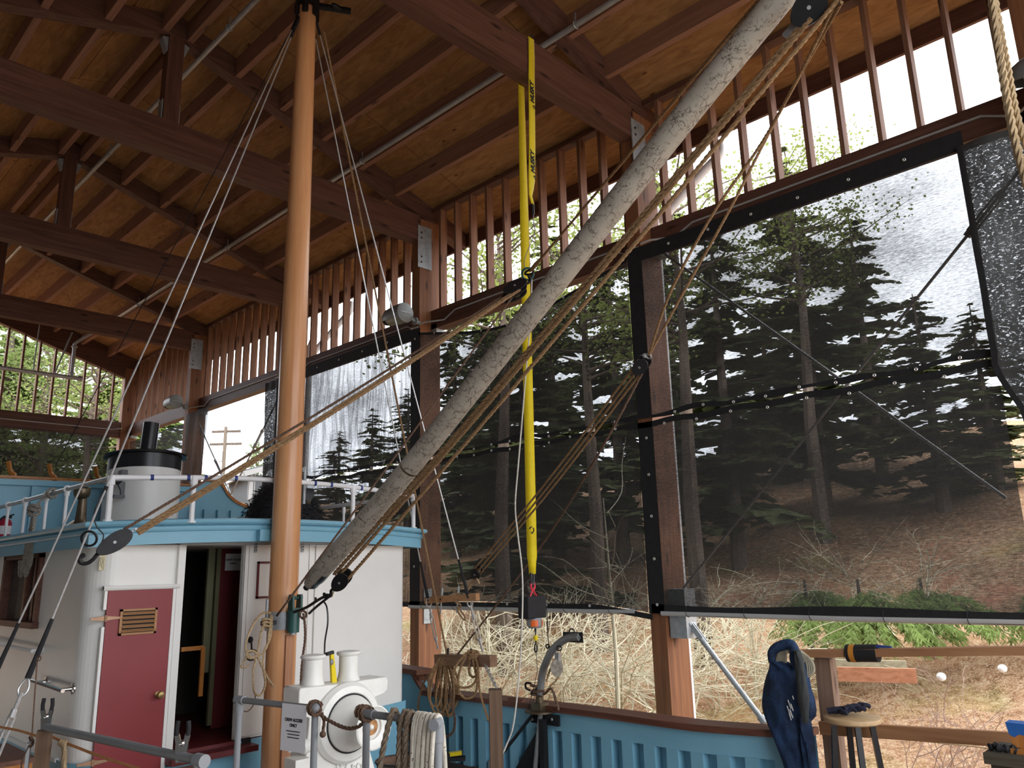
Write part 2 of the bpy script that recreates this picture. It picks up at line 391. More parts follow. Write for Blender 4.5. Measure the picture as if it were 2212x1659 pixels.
# ------------------------------------------------------------------ shade cloth, pipes, lamps and braces on the shed
def cloth(name, lo, hi, crease=0, spark=0):
    k = N(name, .7, .2); t = k.t
    f = k.noise(k.coord((1, 2.2, 46)), 3.0, 4, .62, .35)
    g = k.noise(k.coord((1, 26, 150)), 1.0, 3, .7)
    h = k.noise(k.coord((1, .9, 1.3)), 1.0, 3, .5)
    a = k.n('Math', operation='MULTIPLY_ADD'); k.l(f, a.inputs[0]); a.inputs[1].default_value = .55; k.l(h, a.inputs[2])
    b = k.n('Math', operation='MULTIPLY_ADD'); k.l(g, b.inputs[0]); b.inputs[1].default_value = .9; k.l(a.outputs[0], b.inputs[2])
    r = k.n('MapRange'); k.l(b.outputs[0], r.inputs[0])
    for i, v in ((1, 1.0), (2, 1.5), (3, lo), (4, hi)): r.inputs[i].default_value = v
    fac = r.outputs[0]
    if crease:
        c = k.noise(k.coord((1, 7, .55), (radians(-24), 0, 0)), 1.3, 3, .5, .5)
        cc = k.ramp(c, [(.40, (1, 1, 1)), (.5, (.45, .45, .45)), (.56, (1, 1, 1))])
        mm = k.n('Math', operation='MULTIPLY'); k.l(fac, mm.inputs[0]); k.l(cc, mm.inputs[1]); fac = mm.outputs[0]
    if spark:
        q = k.ramp(k.noise(k.coord((1, 34, 60), (radians(20), 0, 0)), 1.0, 3, .75, .6), [(.57, (0, 0, 0)), (.66, (spark,)*3)])
        ad = k.n('Math', operation='ADD'); k.l(fac, ad.inputs[0]); k.l(q, ad.inputs[1]); fac = ad.outputs[0]
    tr = k.n('BsdfTransparent'); tr.inputs[0].default_value = (.97, .98, 1, 1)
    mx = k.n('MixShader'); k.l(fac, mx.inputs[0]); k.l(k.b.outputs[0], mx.inputs[1]); k.l(tr.outputs[0], mx.inputs[2])
    k.color((.042, .042, .040)); k.l(mx.outputs[0], k.t.nodes['Material Output'].inputs[0])
    return k.m
M['cloth'] = cloth('shade_cloth', .05, .31)
M['cloth_crease'] = cloth('shade_cloth_creased', .06, .32, 1)
M['cloth_double'] = cloth('shade_cloth_doubled', .0, .02, 1, .22)
M['hem'] = plain('black_webbing_hem', (.012, .012, .013), .8, 0, .3, 18)
M['grommet'] = plain('nickel_grommet', (.75, .75, .72), .35, .6, .1, 9)
SX = 6.385
def sheet(ya, yb, zt, zb, wav=.012, seed=0, ny=40, nz=24, x=SX):
    """cloth between two edge curves zt(y) and zb(y) with gentle billow"""
    rows = []
    for j in range(nz+1):
        r = []
        for i in range(ny+1):
            y = ya+(yb-ya)*i/ny; t = j/nz; e = sin(pi*i/ny)*sin(pi*t)
            z = zt(y)*(1-t)+zb(y)*t
            r.append(V((x+e*wav*(sin(y*2.1+seed)+.6*sin(y*5+z*3+seed*2)+.4*sin(z*7-y*3)), y, z)))
        rows.append(r)
    return MB().grid(rows)
def band(fa, fb, y0, y1, n=36, x=SX-.006, d=.004):
    """flat strip of hem running along y between heights fa and fb"""
    A = [V((x, y0+(y1-y0)*i/n, fa(y0+(y1-y0)*i/n))) for i in range(n+1)]
    B = [V((x, p.y, fb(p.y))) for p in A]
    m = MB().strip(A, B); m.strip([p+V((d, 0, 0)) for p in B], [p+V((d, 0, 0)) for p in A])
    m.strip(B, [p+V((d, 0, 0)) for p in B]); m.strip([p+V((d, 0, 0)) for p in A], A); return m
def grommets(hem, pts):
    for p in pts:
        MB().ring(p, (1, 0, 0), .010, .005, 10, 5).build('grommet', M['grommet'], hem)
def screen(label, ya, yb, zt, zb, mat, parts, wav=.012, seed=0, x=SX, group=None):
    t = thing('shade_screen', label, 'shade cloth', (x, (ya+yb)/2, zb((ya+yb)/2)), group)
    sheet(ya, yb, zt, zb, wav, seed, x=x).build('cloth', mat, t, 60, False)
    for (fa, fb, y0, y1, gr) in parts:
        h = band(fa, fb, y0, y1, x=x-.006).build('hem', M['hem'], t, 30, False)
        if gr: grommets(h, gr)
    return t
c_ = lambda v: (lambda y: v)
def seam_lo(y): return 3.052+.012*sin(y*5.3)+.010*sin(y*11.7+1)
def seam_hi(y): return 3.098+.012*sin(y*5.3)+.012*sin(y*8.1+2)
def low_hi(y): return 3.028+.010*sin(y*9.7)
def low_lo(y): return 2.972+.012*sin(y*9.7)
def bot(y): return 1.262+.012*sin(y*3)
P1, P2, P3, P4 = YK[1], YK[2], YK[3], YK[4]
def gl(y0, y1, z, n): return [(SX-.013, y0+(y1-y0)*(i+.5)/n, z(y0+(y1-y0)*(i+.5)/n)) for i in range(n)]
# bay nearest the camera
screen('upper black shade cloth in the bay right of the stout post with the rope block', 1.33, P1-.09, c_(4.85), seam_lo, M['cloth'],
       [(c_(4.86), c_(4.70), 1.30, P1-.09, gl(1.5, 4.2, c_(4.78), 6)), (seam_hi, seam_lo, 1.30, P1-.09, gl(1.4, 4.2, lambda y: seam_lo(y)+.02, 9)),
        (c_(4.86), c_(3.06), P1-.09, P1+.08, None), (c_(4.72), c_(3.1), 1.305, 1.35, None)], seed=1)
screen('lower black shade cloth in the bay right of the stout post, rolled hem', 1.33, P1-.09, low_hi, bot, M['cloth'],
       [(low_hi, low_lo, 1.30, P1+.08, gl(1.5, 4.35, low_lo, 8)), (c_(3.02), c_(1.2), P1-.09, P1+.08, [(SX-.013, P1-.02, z) for z in (2.86, 2.5, 2.1, 1.7, 1.28)]),
        (lambda y: bot(y)+.014, lambda y: bot(y)-.068, 1.0, P1+.05, None)], seed=3)
# doubled curtain edge at the near end
t = thing('shade_screen', 'dark doubled shade cloth gathered at the near end beside the hanging rope', 'shade cloth', (6.34, .9, 1.2))
rows = []
for j in range(41):
    z = 4.72-(4.72-1.25)*j/40; r = []
    ye = 1.33 - (0 if z > 3.05 else .10*min(1, (3.05-z)/.4)*(1 if z > 2.2 else 1.0)) + .03*sin(z*7)*(z < 3) - .12*max(0, (2.3-z))
    for i in range(21):
        u = i/20; r.append(V((6.345+.018*sin(u*17+z*2)+.01*sin(z*9+u*7), .25+(ye-.25)*u, z)))
    rows.append(r)
MB().grid(rows).build('cloth', M['cloth_double'], t, 60, False)
A = [r[-1]+V((-.004, -.03, 0)) for r in rows]; B = [r[-1]+V((-.004, .012, 0)) for r in rows]
MB().strip(A, B).build('hem', M['hem'], t, 60, False)
# middle bay: slack upper panel
def sag(y): u = (y-P1)/(P2-P1); return 4.80-.30*sin(pi*min(1, max(0, u*.95+.02)))+.02*sin(u*9)
screen('slack upper shade cloth sagging below the header behind the yellow strap', P1+.09, P2-.09, sag, seam_lo, M['cloth'],
       [(lambda y: sag(y)+.012, lambda y: sag(y)-.022, P1+.09, P2-.09, gl(P1+.3, P2-.2, sag, 7)),
        (lambda y: seam_hi(y)+.02*sin(y*3.4), lambda y: seam_lo(y)+.028*abs(sin(y*4.9)), P1+.08, P2-.08, gl(P1+.2, P2-.1, lambda y: seam_lo(y)+.02, 11)),
        (c_(4.84), c_(3.06), P2-.12, P2+.08, [(SX-.013, P2-.02, 4.7), (SX-.013, P2-.02, 3.9)])], .03, 5)
screen('lower black shade cloth behind the hoist and the yellow strap', P1+.09, P2-.09, lambda y: low_hi(y)-.012*abs(sin(y*4.9)), lambda y: 1.275+.012*sin(y*3)-.09*max(0, 1-(y-P1)/.7), M['cloth'],
       [(lambda y: low_hi(y)-.014*abs(sin(y*4.9)), low_lo, P1+.08, P2+.08, gl(P1+.2, P2-.1, lambda y: low_lo(y)+.02, 11)),
        (c_(3.02), c_(1.2), P2-.12, P2+.08, [(SX-.013, P2-.02, z) for z in (2.7, 2.2, 1.7)]),
        (lambda y: 1.275-.09*max(0, 1-(y-P1)/.7), lambda y: 1.225-.09*max(0, 1-(y-P1)/.7), P1+.05, P2+.08, gl(P1+.5, P2-.2, c_(1.26), 5))], .03, 7)
# third bay, creased
screen('creased upper shade cloth between the mast and the lamp post', P2+.09, P3-.09, c_(4.78), seam_lo, M['cloth_crease'],
       [(c_(4.86), c_(4.70), P2+.08, P3-.09, gl(P2+.3, P3-.3, c_(4.79), 5)), (lambda y: seam_hi(y)+.01, lambda y: seam_lo(y)+.025*abs(sin(y*5.1)), P2+.08, P3-.09, gl(P2+.2, P3-.2, lambda y: seam_lo(y)+.02, 11))], .03, 9)
screen('lower shade cloth behind the white railing right of the mast', P2+.09, P3-.09, lambda y: low_hi(y)-.012*abs(sin(y*5.1)), bot, M['cloth_crease'],
       [(lambda y: low_hi(y)-.012*abs(sin(y*5.1)), low_lo, P2+.08, P3-.05, gl(P2+.2, P3-.2, low_hi, 9)), (lambda y: bot(y)+.01, lambda y: bot(y)-.05, P2, P3, None)], .02, 11)
# open bay: strips drawn to either side
rows = [[V((6.365+.02*sin(i*1.3+z), 14.2+.09*i*(1-.05*(4.7-z)) + .14*(4.7-z)*(1-i/12), z)) for i in range(13)] for z in [4.78-.1*j for j in range(32)]]
t = thing('shade_screen', 'narrow gathered strip of shade cloth left of the open bay with the utility pole', 'shade cloth', (6.4, 14.9, 1.5))
MB().grid(rows).build('cloth', M['cloth_crease'], t, 60, False)
rows = [[V((6.36+.015*sin(i*1.7+z*2), 11.62+.055*i, z)) for i in range(9)] for z in [4.82-.1*j for j in range(32)]]
t = thing('shade_screen', 'dark strip of shade cloth tied back on the post just left of the mast', 'shade cloth', (6.39, 11.8, 1.5))
MB().grid(rows).build('cloth', M['cloth_double'], t, 60, False)
screen('shade cloth behind the black stovepipe, in the corner bay', P4+.1, YK[5]-.1, c_(4.72), c_(1.25), M['cloth'], [], .02, 13, x=6.62)
t = thing('shade_screen', 'wide shade cloth below the end wall beam, behind the blue bulwark', 'shade cloth', (3, 18.88, 1.2))
rows = [[V((x_, 18.88+.012*sin(x_*3+z*2), z)) for x_ in [-.5+.23*i for i in range(30)]] for z in [4.80-.12*j for j in range(30)]]
ce = cloth('shade_cloth_end', .05, .22)
for nd in ce.node_tree.nodes:
    if nd.type == 'MAPPING':
        s = list(nd.inputs['Scale'].default_value); nd.inputs['Scale'].default_value = (s[1], 1, s[2])
MB().grid(rows).build('cloth', ce, t, 60, False)
o = struct('wall_left_blocking_cloth', MB().grid([[V((-.52+.01*sin(y*1.3+z), y, z)) for y in [-2.9+.5*i for i in range(44)]] for z in (4.85, 4, 3.05, 2, 1.2, .35)]), M['cloth_double'], smooth=60)  # unseen cloth, doubled and hung low to cut light from the left
# plastic weight pipes in the bottom hems
for lab, ya, yb, zf in (('white plastic weight pipe under the shade cloth right of the stout post', .9, P1-.05, 1.205), ('white plastic weight pipe hanging under the shade cloth behind the hoist', P1+.25, P2+.1, 1.212)):
    o = MB().tube([(6.40, ya, zf), (6.40, (ya+yb)/2, zf-.008), (6.40, yb, zf)], .027, 12).build('weight_pipe', plain('dull_white_pipe', (.42, .42, .41), .5, 0, .05, 5))
    tag(o, lab, 'pipe')
    for i in range(6):
        yy = ya+(yb-ya)*(i+.5)/6; MB().ring((6.398, yy, zf+.02), (0, 1, 0), .052, .003, 14, 5).build('tie', M['black_matte'], o)

# sprinkler and conduit pipes
def pipe(name, lab, pts, r, mat=None, group=None, cat='pipe'):
    return tag(MB().tube(pts, r, 10).build(name, mat or M['pipe']), lab, cat, group)
o = pipe('sprinkler_pipe', 'long grey sprinkler pipe under the rafters nearer the louvers', [(5.275, -2, 6.815), (5.275, 17.2, 6.815), (4.80, 17.2, 6.80)][:2], .03)
for yy in (4.15, 7.75, 9.2, 11.5, 15.2):
    m = MB().ring((5.275, yy, 6.815), (0, 1, 0), .036, .008, 12, 5); m.bar((5.275, yy, 6.845), (5.275, yy, zr(5.275)+.1), .012, .012); m.build('clamp', M['steel'], o)
o = pipe('sprinkler_pipe', 'long grey sprinkler pipe beside the ridge and the king posts', [(3.215, 3, 7.452), (3.215, 18.6, 7.452)], .03)
for yy in (7.3, 10.9, 14.5):
    m = MB().ring((3.215, yy, 7.452), (0, 1, 0), .036, .008, 12, 5); m.bar((3.215, yy, 7.48), (3.215, yy, zr(3.2)+.1), .012, .012); m.build('clamp', M['steel'], o)
t = thing('sprinkler_main', 'hanging grey pipe across the far gable with a capped end', 'pipe', (3.5, 17.2, 5.65))
MB().tube([(.5, 17.2, 5.65), (4.95, 17.2, 5.65)], .042, 12).tube([(4.9, 17.2, 5.65), (4.99, 17.2, 5.65)], .055, 12).build('pipe', M['pipe'], t)
MB().tube([(4.79, 17.2, 5.65), (4.79, 17.2, 6.36)], .035, 10).ring((4.79, 17.2, 6.30), (0, 0, 1), .045, .015).ring((4.79, 17.2, 5.75), (0, 0, 1), .04, .012).build('riser', M['pipe'], t)
MB().tube([(4.48, 17.2, 5.68), (4.72, 17.2, 6.6)], .016, 8).tube([(4.10, 17.2, 5.68), (4.12, 17.2, 6.9)], .012, 8).build('hanger', M['steel'], t)
MB().tube(cat([(4.79, 17.2, 6.34), (4.83, 17.15, 6.42), (5.1, 16.9, 6.66), (5.275, 16.7, 6.815)], 5), .03, 10).build('elbow', M['pipe'], t)
for k, lab in ((0, 'thin grey conduit along the header of the bay right of the stout post'), (1, 'thin grey conduit along the header behind the boom'), (2, 'thin grey conduit along the header below the first wall lamp'), (3, 'thin grey conduit along the header over the open bay')):
    ya, yb = YK[k], YK[k+1]
    pts = [(6.39, ya-.06, 4.86), (6.39, ya+.09, 4.87), (6.585, ya+.2, 4.92), (6.585, ya+.42, 5.02), (6.585, yb-.6, 5.02), (6.585, yb-.38, 4.93), (6.40, yb-.2, 4.90), (6.39, yb-.09, 4.89)]
    pipe('conduit', lab, pts, .011, M['conduit'])
pipe('conduit', 'thin grey conduit along the beam of the end wall', [(-.5, 18.885, 4.96), (6.2, 18.885, 4.97), (6.36, 18.7, 4.98)], .012, M['conduit'])
# wall lamps
def wall_lamp(lab, y, x=6.17, z=5.02):
    t = thing('wall_lamp', lab, 'wall lamp', (x, y, z), None)
    pr = [(.0, -.005), (.118, -.005), (.135, .0), (.138, .03), (.136, .20), (.122, .34), (.085, .42), (.04, .45), (0, .455)]
    m = MB(); vs = []; n = 24
    for r, h in pr: vs += [V((x+r*1.0*cos(2*pi*k/n), y+h, z+r*1.02*sin(2*pi*k/n))) for k in range(n)]
    fs = [(i*n+k, i*n+(k+1) % n, (i+1)*n+(k+1) % n, (i+1)*n+k) for i in range(len(pr)-1) for k in range(n) if not (n*.58 <= k < n*.92 and 3 <= i < 6)]
    m.add(vs, fs); m.build('housing', M['lampgrey'], t, 40)
    L = MB(); rows = []
    for i in range(7):
        yy = y+.03+.31*i/6; rr = .130-.03*max(0, i-3)/3
        rows.append([V((x+rr*cos(2*pi*(.57+.36*k/8)), yy, z+rr*sin(2*pi*(.57+.36*k/8)))) for k in range(9)])
    L.grid(rows).build('lens', M['lens'], t, 40, False)
    MB().box(x-.09, x+.09, y-.012, y-.006, z-.004, z+.004).build('seam', M['pipe'], t)
    MB().tube([(x+.09, y+.02, z-.05), (x+.15, y-.01, z-.09), (6.40, y-.02, z-.11)], .028, 10).ring((x+.16, y-.01, z-.09), (1, 0, 0), .035, .02, 14, 6).build('arm', M['lampgrey'], t)
    return t
M['lampgrey'] = plain('lamp_grey_casting', (.22, .23, .23), .45, .3, .08, 8)
M['lens'] = plain('prismatic_lens', (.30, .33, .27), .2, 0, .2, 30)
wall_lamp('barrel shaped grey wall lamp on the post right of the mast', 7.98)
wall_lamp('barrel shaped grey wall lamp above the black stovepipe', 15.28)
wall_lamp('dark wall lamp at the near end beside the hanging rope', .47, 6.2, 5.0)
# diagonal brace rods outside the cloth
def rod(lab, a, b, f=None, r=.013, mat=None):
    a, b = V(a), V(b); t = thing('brace_rod', lab, 'brace rod', a)
    MB().tube([a, b], r, 8).build('rod', mat or M['pipe'], t)
    if f:
        d = (b-a).normalized(); p = a.lerp(b, f); s = V((0, 1, 0)); s = (s-d*s.dot(d)).normalized(); m = MB()
        for q in (-1, 1): m.bar(p-d*.16+s*.028*q, p+d*.16+s*.028*q, .016, .012)
        m.cyl(p-d*.2, p-d*.14, .032, 8).cyl(p+d*.14, p+d*.2, .032, 8).build('turnbuckle', M['pipe'], t)
    return t
rod('steel brace rod with turnbuckle rising to the right behind the near shade cloth', (6.57, 4.22, 1.42), (6.57, .95, 4.52), .90)
rod('steel brace rod falling to the right behind the near shade cloth', (6.6, 4.20, 4.82), (6.6, 1.46, 2.05))
rod('thin brace rod falling to the right in the open bay', (6.6, 15.17, 4.61), (6.6, 13.4, 2.85), .55, .015, M['steel'])
rod('thin brace rod rising to the right in the open bay', (6.6, 13.9, 2.80), (6.6, 11.95, 4.70), .62, .015, M['pipe'])
t = thing('brace_strut', 'heavy galvanised brace strut bolted to the stout post below the cloth', 'brace strut', (6.5, 4.2, 1.1))
a, b = PY(1468, 1352, 4.16), PY(1655, 1560, 3.35)
a, b = V((6.52, 4.14, 1.10)), V((6.52, 3.48, .32))
MB().cyl(a.lerp(b, .16), b, .024, 12).build('strut', M['steel'], t)
MB().bar(a.lerp(b, -.03), a.lerp(b, .2), .012, .05).bar(a.lerp(b, .0)+V((.03, 0, 0)), a.lerp(b, .2)+V((.03, 0, 0)), .012, .05).cyl(a+V((-.03, 0, 0)), a+V((.06, 0, 0)), .022, 10).build('clevis', M['steel'], t)
MB().cyl(b, b.lerp(a, .06), .034, 10).build('end_fitting', M['steel'], t)
MB().box(6.44, 6.62, 4.13, 4.31, .98, 1.42).build('gusset', M['steel'], t, 0)
# downspouts outside
for yy, lab in ((4.15, 'white downspout outside the louvers right of the boom'), (11.3, 'white downspout outside the louvers right of the mast')):
    tag(MB().tube(cat([(7.30, yy-.35, 6.20), (7.28, yy-.35, 6.05), (7.2, yy-.15, 5.86), (6.95, yy+.25, 5.35), (6.9, yy+.3, 5.1), (6.9, yy+.3, -.5)], 5), .05, 12).build('downspout', M['white_pvc']), lab, 'downspout')
# ------------------------------------------------------------------ the hillside outside
def gz(x, y):
    d = max(x-8.5, (y-22)*.9, 0) if x > -2 else max((y-22)*.9, 0)
    d = sqrt(d*d) ; h = -.55
    h += .27*min(d, 30)+.10*max(0, d-30) - .27*1.2*(1-math.exp(-d/1.2))*1.0
    return h + (.10*sin(x*1.3+y*.7)+.06*sin(x*3.1-y*2.3)+.16*sin(x*.31+1)*sin(y*.27))*min(1, d/3)
def ground_mat():
    k = N('leaf_litter_ground', .9, .1)
    a = k.noise(k.coord(), 7, 8, .7, .5); b = k.noise(k.coord(), .45, 4, .6); c = k.noise(k.coord(), 38, 4, .7)
    lit = k.ramp(a, [(.30, (.08, .042, .022)), (.45, (.22, .11, .055)), (.56, (.33, .20, .12)), (.70, (.42, .32, .21))])
    grn = k.ramp(a, [(.30, (.07, .07, .02)), (.5, (.20, .20, .065)), (.72, (.31, .31, .14))])
    col = k.mix(k.ramp(b, [(.54, (0, 0, 0)), (.66, (.8, .8, .8))]), lit, grn)
    col = k.mix(k.ramp(c, [(.52, (0, 0, 0)), (.62, (.75, .75, .75))]), col, (.56, .44, .30))
    rd = k.noise(k.coord(), .9, 3, .5); col = k.mix(k.ramp(rd, [(.55, (0, 0, 0)), (.7, (.35, .35, .35))]), col, (.45, .16, .10))
    k.color(col); k.bump(a, .6, .05); return k.m
xs_ = [-40, -20, -8]+[-3+i*.75 for i in range(40)]+[27+i*3 for i in range(16)]
ys_ = [-60, -40, -25]+[-18+i*1.0 for i in range(50)]+[32+i*4 for i in range(26)]
struct('ground_hillside', MB().grid([[V((x, y, gz(x, y))) for x in xs_] for y in ys_]), ground_mat(), smooth=80)
def leaf_mat(name, c, tr=.35, var=.45):
    k = N(name, .6, .2); f = k.noise(k.coord(), 1.6, 5, .7)
    col = k.ramp(f, [(.3, tuple(x*(1-var) for x in c)), (.55, c), (.75, tuple(x*(1+var*.8) for x in c))])
    k.color(col); t = k.n('BsdfTranslucent'); k.l(col, t.inputs[0]); mx = k.n('MixShader'); mx.inputs[0].default_value = tr
    k.l(k.b.outputs[0], mx.inputs[1]); k.l(t.outputs[0], mx.inputs[2]); k.l(mx.outputs[0], k.t.nodes['Material Output'].inputs[0]); return k.m
M['needle'] = leaf_mat('dark_needles', (.11, .13, .055), .3)
M['needle_b'] = leaf_mat('bright_needles', (.22, .30, .09), .5)
M['leaf_y'] = leaf_mat('yellow_green_leaves', (.24, .29, .08), .4)
M['leaf_g'] = leaf_mat('mid_green_leaves', (.20, .26, .09), .4)
M['bark'] = wood('grey_brown_bark', (.06, .045, .035), (.12, .09, .07), (.19, .15, .12), 'z', .9, False)
M['twig'] = plain('pale_bare_twigs', (.56, .52, .38), .7, 0, .15, 2)
M['twig_r'] = plain('reddish_bare_twigs', (.36, .24, .19), .7, 0, .25, 2)
def ground_at(px, dist):
    d = ray(px, 1235); h = V((d.x, d.y)).normalized()*dist
    return V((h.x, h.y, gz(h.x, h.y)))
def ztop(px, py, dist):
    d = ray(px, py); return 1.64+dist*d.z/sqrt(d.x*d.x+d.y*d.y)
def frond(m, p, d, L, rnd, w=.16, n=8, droop=.25):
    """one conifer branch: flat sprays either side of a drooping axis"""
    d = d.normalized(); s = d.cross(V((0, 0, 1))).normalized(); q = V(p)
    for i in range(n):
        t = (i+.6)/n; c = p+d*(L*t)+V((0, 0, -droop*L*t*t)); sz = L*.30*(1.05-t*.75)+.06
        for sg in (-1, 1, 0):
            a = (d*(.55 if sg else 1)+s*sg*.85+V((0, 0, -.30+rnd.uniform(-.25, .2)))).normalized()
            b = a.cross(V((rnd.uniform(-.4, .4), rnd.uniform(-.4, .4), 1))).normalized()*w*sz*rnd.uniform(.8, 1.5)
            e = c+a*sz*rnd.uniform(.7, 1.2); k = c+a*sz*.45
            m.add([c, k+b, e, k-b], [(0, 1, 2, 3)])
def conifer_mesh(seed, dens=.8, w=.42):
    """unit-height conifer: returns (trunk, foliage) builders"""
    rnd = random.Random(seed); T = MB(); Fm = MB(); H = 12.0
    T.tube([(0, 0, -.6), (0, 0, 1), (.05, .03, H*.5), (0, 0, H)], [.24, .2, .12, .015], 8)
    n = int(64*dens)
    for i in range(n):
        t = (i+.5)/n; z = H*(.10+.89*t); L = (1-t)**.75*3.0*rnd.uniform(.55, 1.15)+.25
        for b in range(rnd.choice((1, 2, 2, 3))):
            a = rnd.uniform(0, 2*pi); d = V((cos(a), sin(a), rnd.uniform(-.12, .22)))
            frond(Fm, V((0, 0, z+rnd.uniform(-.15, .15))), d, L, rnd, w, 7)
            T.tube([(0, 0, z), V((0, 0, z))+d*L*.7+V((0, 0, -.12*L))], [.022, .008], 4, cap=False)
    return T, Fm, H
CONIF = []
def place_tree(builders, pos, h, H, rot, lab, cat_, mats, name, group, wide=1.0):
    T, Fm = builders; t = thing(name, lab, cat_, pos, group); s = h/H
    t.rotation_euler = (0, 0, rot)
    for nm, mesh in (('trunk', T), ('foliage', Fm)):
        o = bpy.data.objects.new(nm, mesh); COL.objects.link(o); o.parent = t; o.scale = (s*wide, s*wide, s)
        o.matrix_parent_inverse = Matrix.Identity(4)
    return t
def base_mesh(mb, name, mat):
    o = mb.build(name, mat, None, 0, False); me = o.data; bpy.data.objects.remove(o); return me
for sd in (3, 8, 21):
    T, Fm, H = conifer_mesh(sd); CONIF.append((base_mesh(T, 'trunk', M['bark']), base_mesh(Fm, 'foliage', M['needle'])))
trees = [(1800, 300, 24), (1600, 430, 20), (1480, 380, 28), (1350, 500, 22), (1210, 470, 26), (1085, 540, 24), (985, 660, 30), (1935, 420, 30), (2060, 620, 22), (2190, 640, 24),
         (1700, 640, 32), (1420, 560, 34), (880, 840, 40), (800, 880, 44), (725, 930, 50), (1140, 640, 18), (1030, 760, 34), (2120, 860, 30)]
for i, (px, py, d) in enumerate(trees):
    p = ground_at(px, d); h = ztop(px, py, d)-p.z
    place_tree(CONIF[i % 3], p, h, 12.0, i*2.1, 'dark evergreen conifer on the hillside, seen through the shade cloth', 'conifer', None, 'conifer_tree', 'dark conifers behind the shade cloth', 1.15 if h > 9 else 1.7)
Tb, Fb, H = conifer_mesh(5, .8, .5)
BR = (base_mesh(Tb, 'trunk', M['bark']), base_mesh(Fb, 'foliage', M['needle_b']))
def low_fir(lab, px0, pytop, pybot, dist, seed):
    rnd = random.Random(seed); p = ground_at(px0, dist+1.2); t = thing('fir_tree', lab, 'fir', p)
    zt, zb = ztop(px0, pytop, dist), ztop(px0, pybot, dist); T = MB(); L = MB(); h = V((RT.x, RT.y, 0)).normalized(); f = V((FW.x, FW.y, 0)).normalized()
    T.tube([p-V((0, 0, .3)), V((p.x, p.y, zt+.45))], [.08, .02], 7); T.build('trunk', M['bark'], t)
    for b in range(34):
        u = rnd.uniform(-1, 1); z0 = zt+rnd.uniform(-.1, .3); q = V((p.x, p.y, z0)); e = q+h*u*.85-f*rnd.uniform(.5, 1.5)+V((0, 0, -(z0-zb)*rnd.uniform(.55, 1.0)))
        mid = q.lerp(e, .55)+V((0, 0, .14)); ax = cat([q, mid, e], 7)
        for i in range(2, len(ax)):
            d = (ax[i]-ax[i-1]).normalized(); s_ = d.cross(V((0, 0, 1))).normalized()
            for k in range(9):
                sd = rnd.choice((-1, 1)); a = (d*.6+s_*sd*rnd.uniform(.3, 1)+V((0, 0, -rnd.uniform(.1, .9)))).normalized(); c = ax[i]+V((rnd.gauss(0, .02), rnd.gauss(0, .02), rnd.gauss(0, .02))); n_ = a.orthogonal().normalized()*.012; ln = rnd.uniform(.07, .17)
                L.add([c-n_*.5, c+a*ln*.5+n_, c+a*ln, c+a*ln*.5-n_], [(0, 1, 2, 3)])
    L.build('foliage', M['needle_b'], t, 0, False)
low_fir('small bright green fir below the shade cloth, just above the blue jacket', 1735, 1325, 1385, 12.4, 3)
low_fir('small bright green fir below the shade cloth, over the black foam roll', 1850, 1330, 1412, 12.0, 5)
low_fir('small bright green fir below the shade cloth, right of the foam roll', 1985, 1325, 1380, 12.6, 9)
low_fir('small bright green fir at the far right edge below the shade cloth', 2235, 1325, 1390, 12.6, 12)
GT = [(-40, 560, 34), (25, 640, 40), (200, 700, 34), (250, 690, 40), (330, 800, 44)]
for i, (px, py, d) in enumerate(GT):
    p = ground_at(px, d); h = ztop(px, py, d)-p.z
    place_tree(BR, p, h, 12.0, i*1.7, 'green conifer beyond the open slats of the far gable', 'conifer', None, 'conifer_tree', 'green conifers beyond the far gable', 1.5)
def leafy_mesh(seed, nb=46, spread=2.6, lv=46, sz=.13, z0_=2.6):
    rnd = random.Random(seed); T = MB(); L = MB(); H = 9.0
    T.tube([(0, 0, -.6), (.05, 0, 2.5), (-.1, .05, 5.5), (0, 0, 8.4)], [.17, .13, .08, .02], 7)
    for i in range(nb):
        z = z0_+(8.5-z0_)*(i+.5)/nb; a = rnd.uniform(0, 2*pi); ln = spread*(.5+.7*sin(pi*(z-2)/7.5))*rnd.uniform(.6, 1.1)
        d = V((cos(a), sin(a), rnd.uniform(.1, .7))).normalized(); b = V((0, 0, z)); pts = [b]
        for k in range(4): pts.append(pts[-1]+(d+V((rnd.uniform(-.3, .3), rnd.uniform(-.3, .3), rnd.uniform(-.1, .2))))*ln/4)
        T.tube(pts, [.035, .024, .016, .009, .004], 4, cap=False)
        for q in range(lv):
            k = rnd.choice((1, 2, 2, 3, 3, 3)); c = pts[k].lerp(pts[k+1], rnd.random())+V((rnd.gauss(0, .2), rnd.gauss(0, .2), rnd.gauss(0, .18)))
            u = V((rnd.uniform(-1, 1), rnd.uniform(-1, 1), rnd.uniform(-.6, .6))).normalized(); w = u.orthogonal().normalized(); s = sz*rnd.uniform(.6, 1.4)
            L.add([c-u*s*.5, c+w*s*.35, c+u*s*.5, c-w*s*.35], [(0, 1, 2, 3)])
    return T, L, H
T, L, H = leafy_mesh(4, 34, 2.0, 110, .075, 5.2); LY = (base_mesh(T, 'trunk', M['bark']), base_mesh(L, 'foliage', M['leaf_y']))
T, L, H = leafy_mesh(9, 70, 2.9, 150, .10); LG = (base_mesh(T, 'trunk', M['bark']), base_mesh(L, 'foliage', M['leaf_g']))
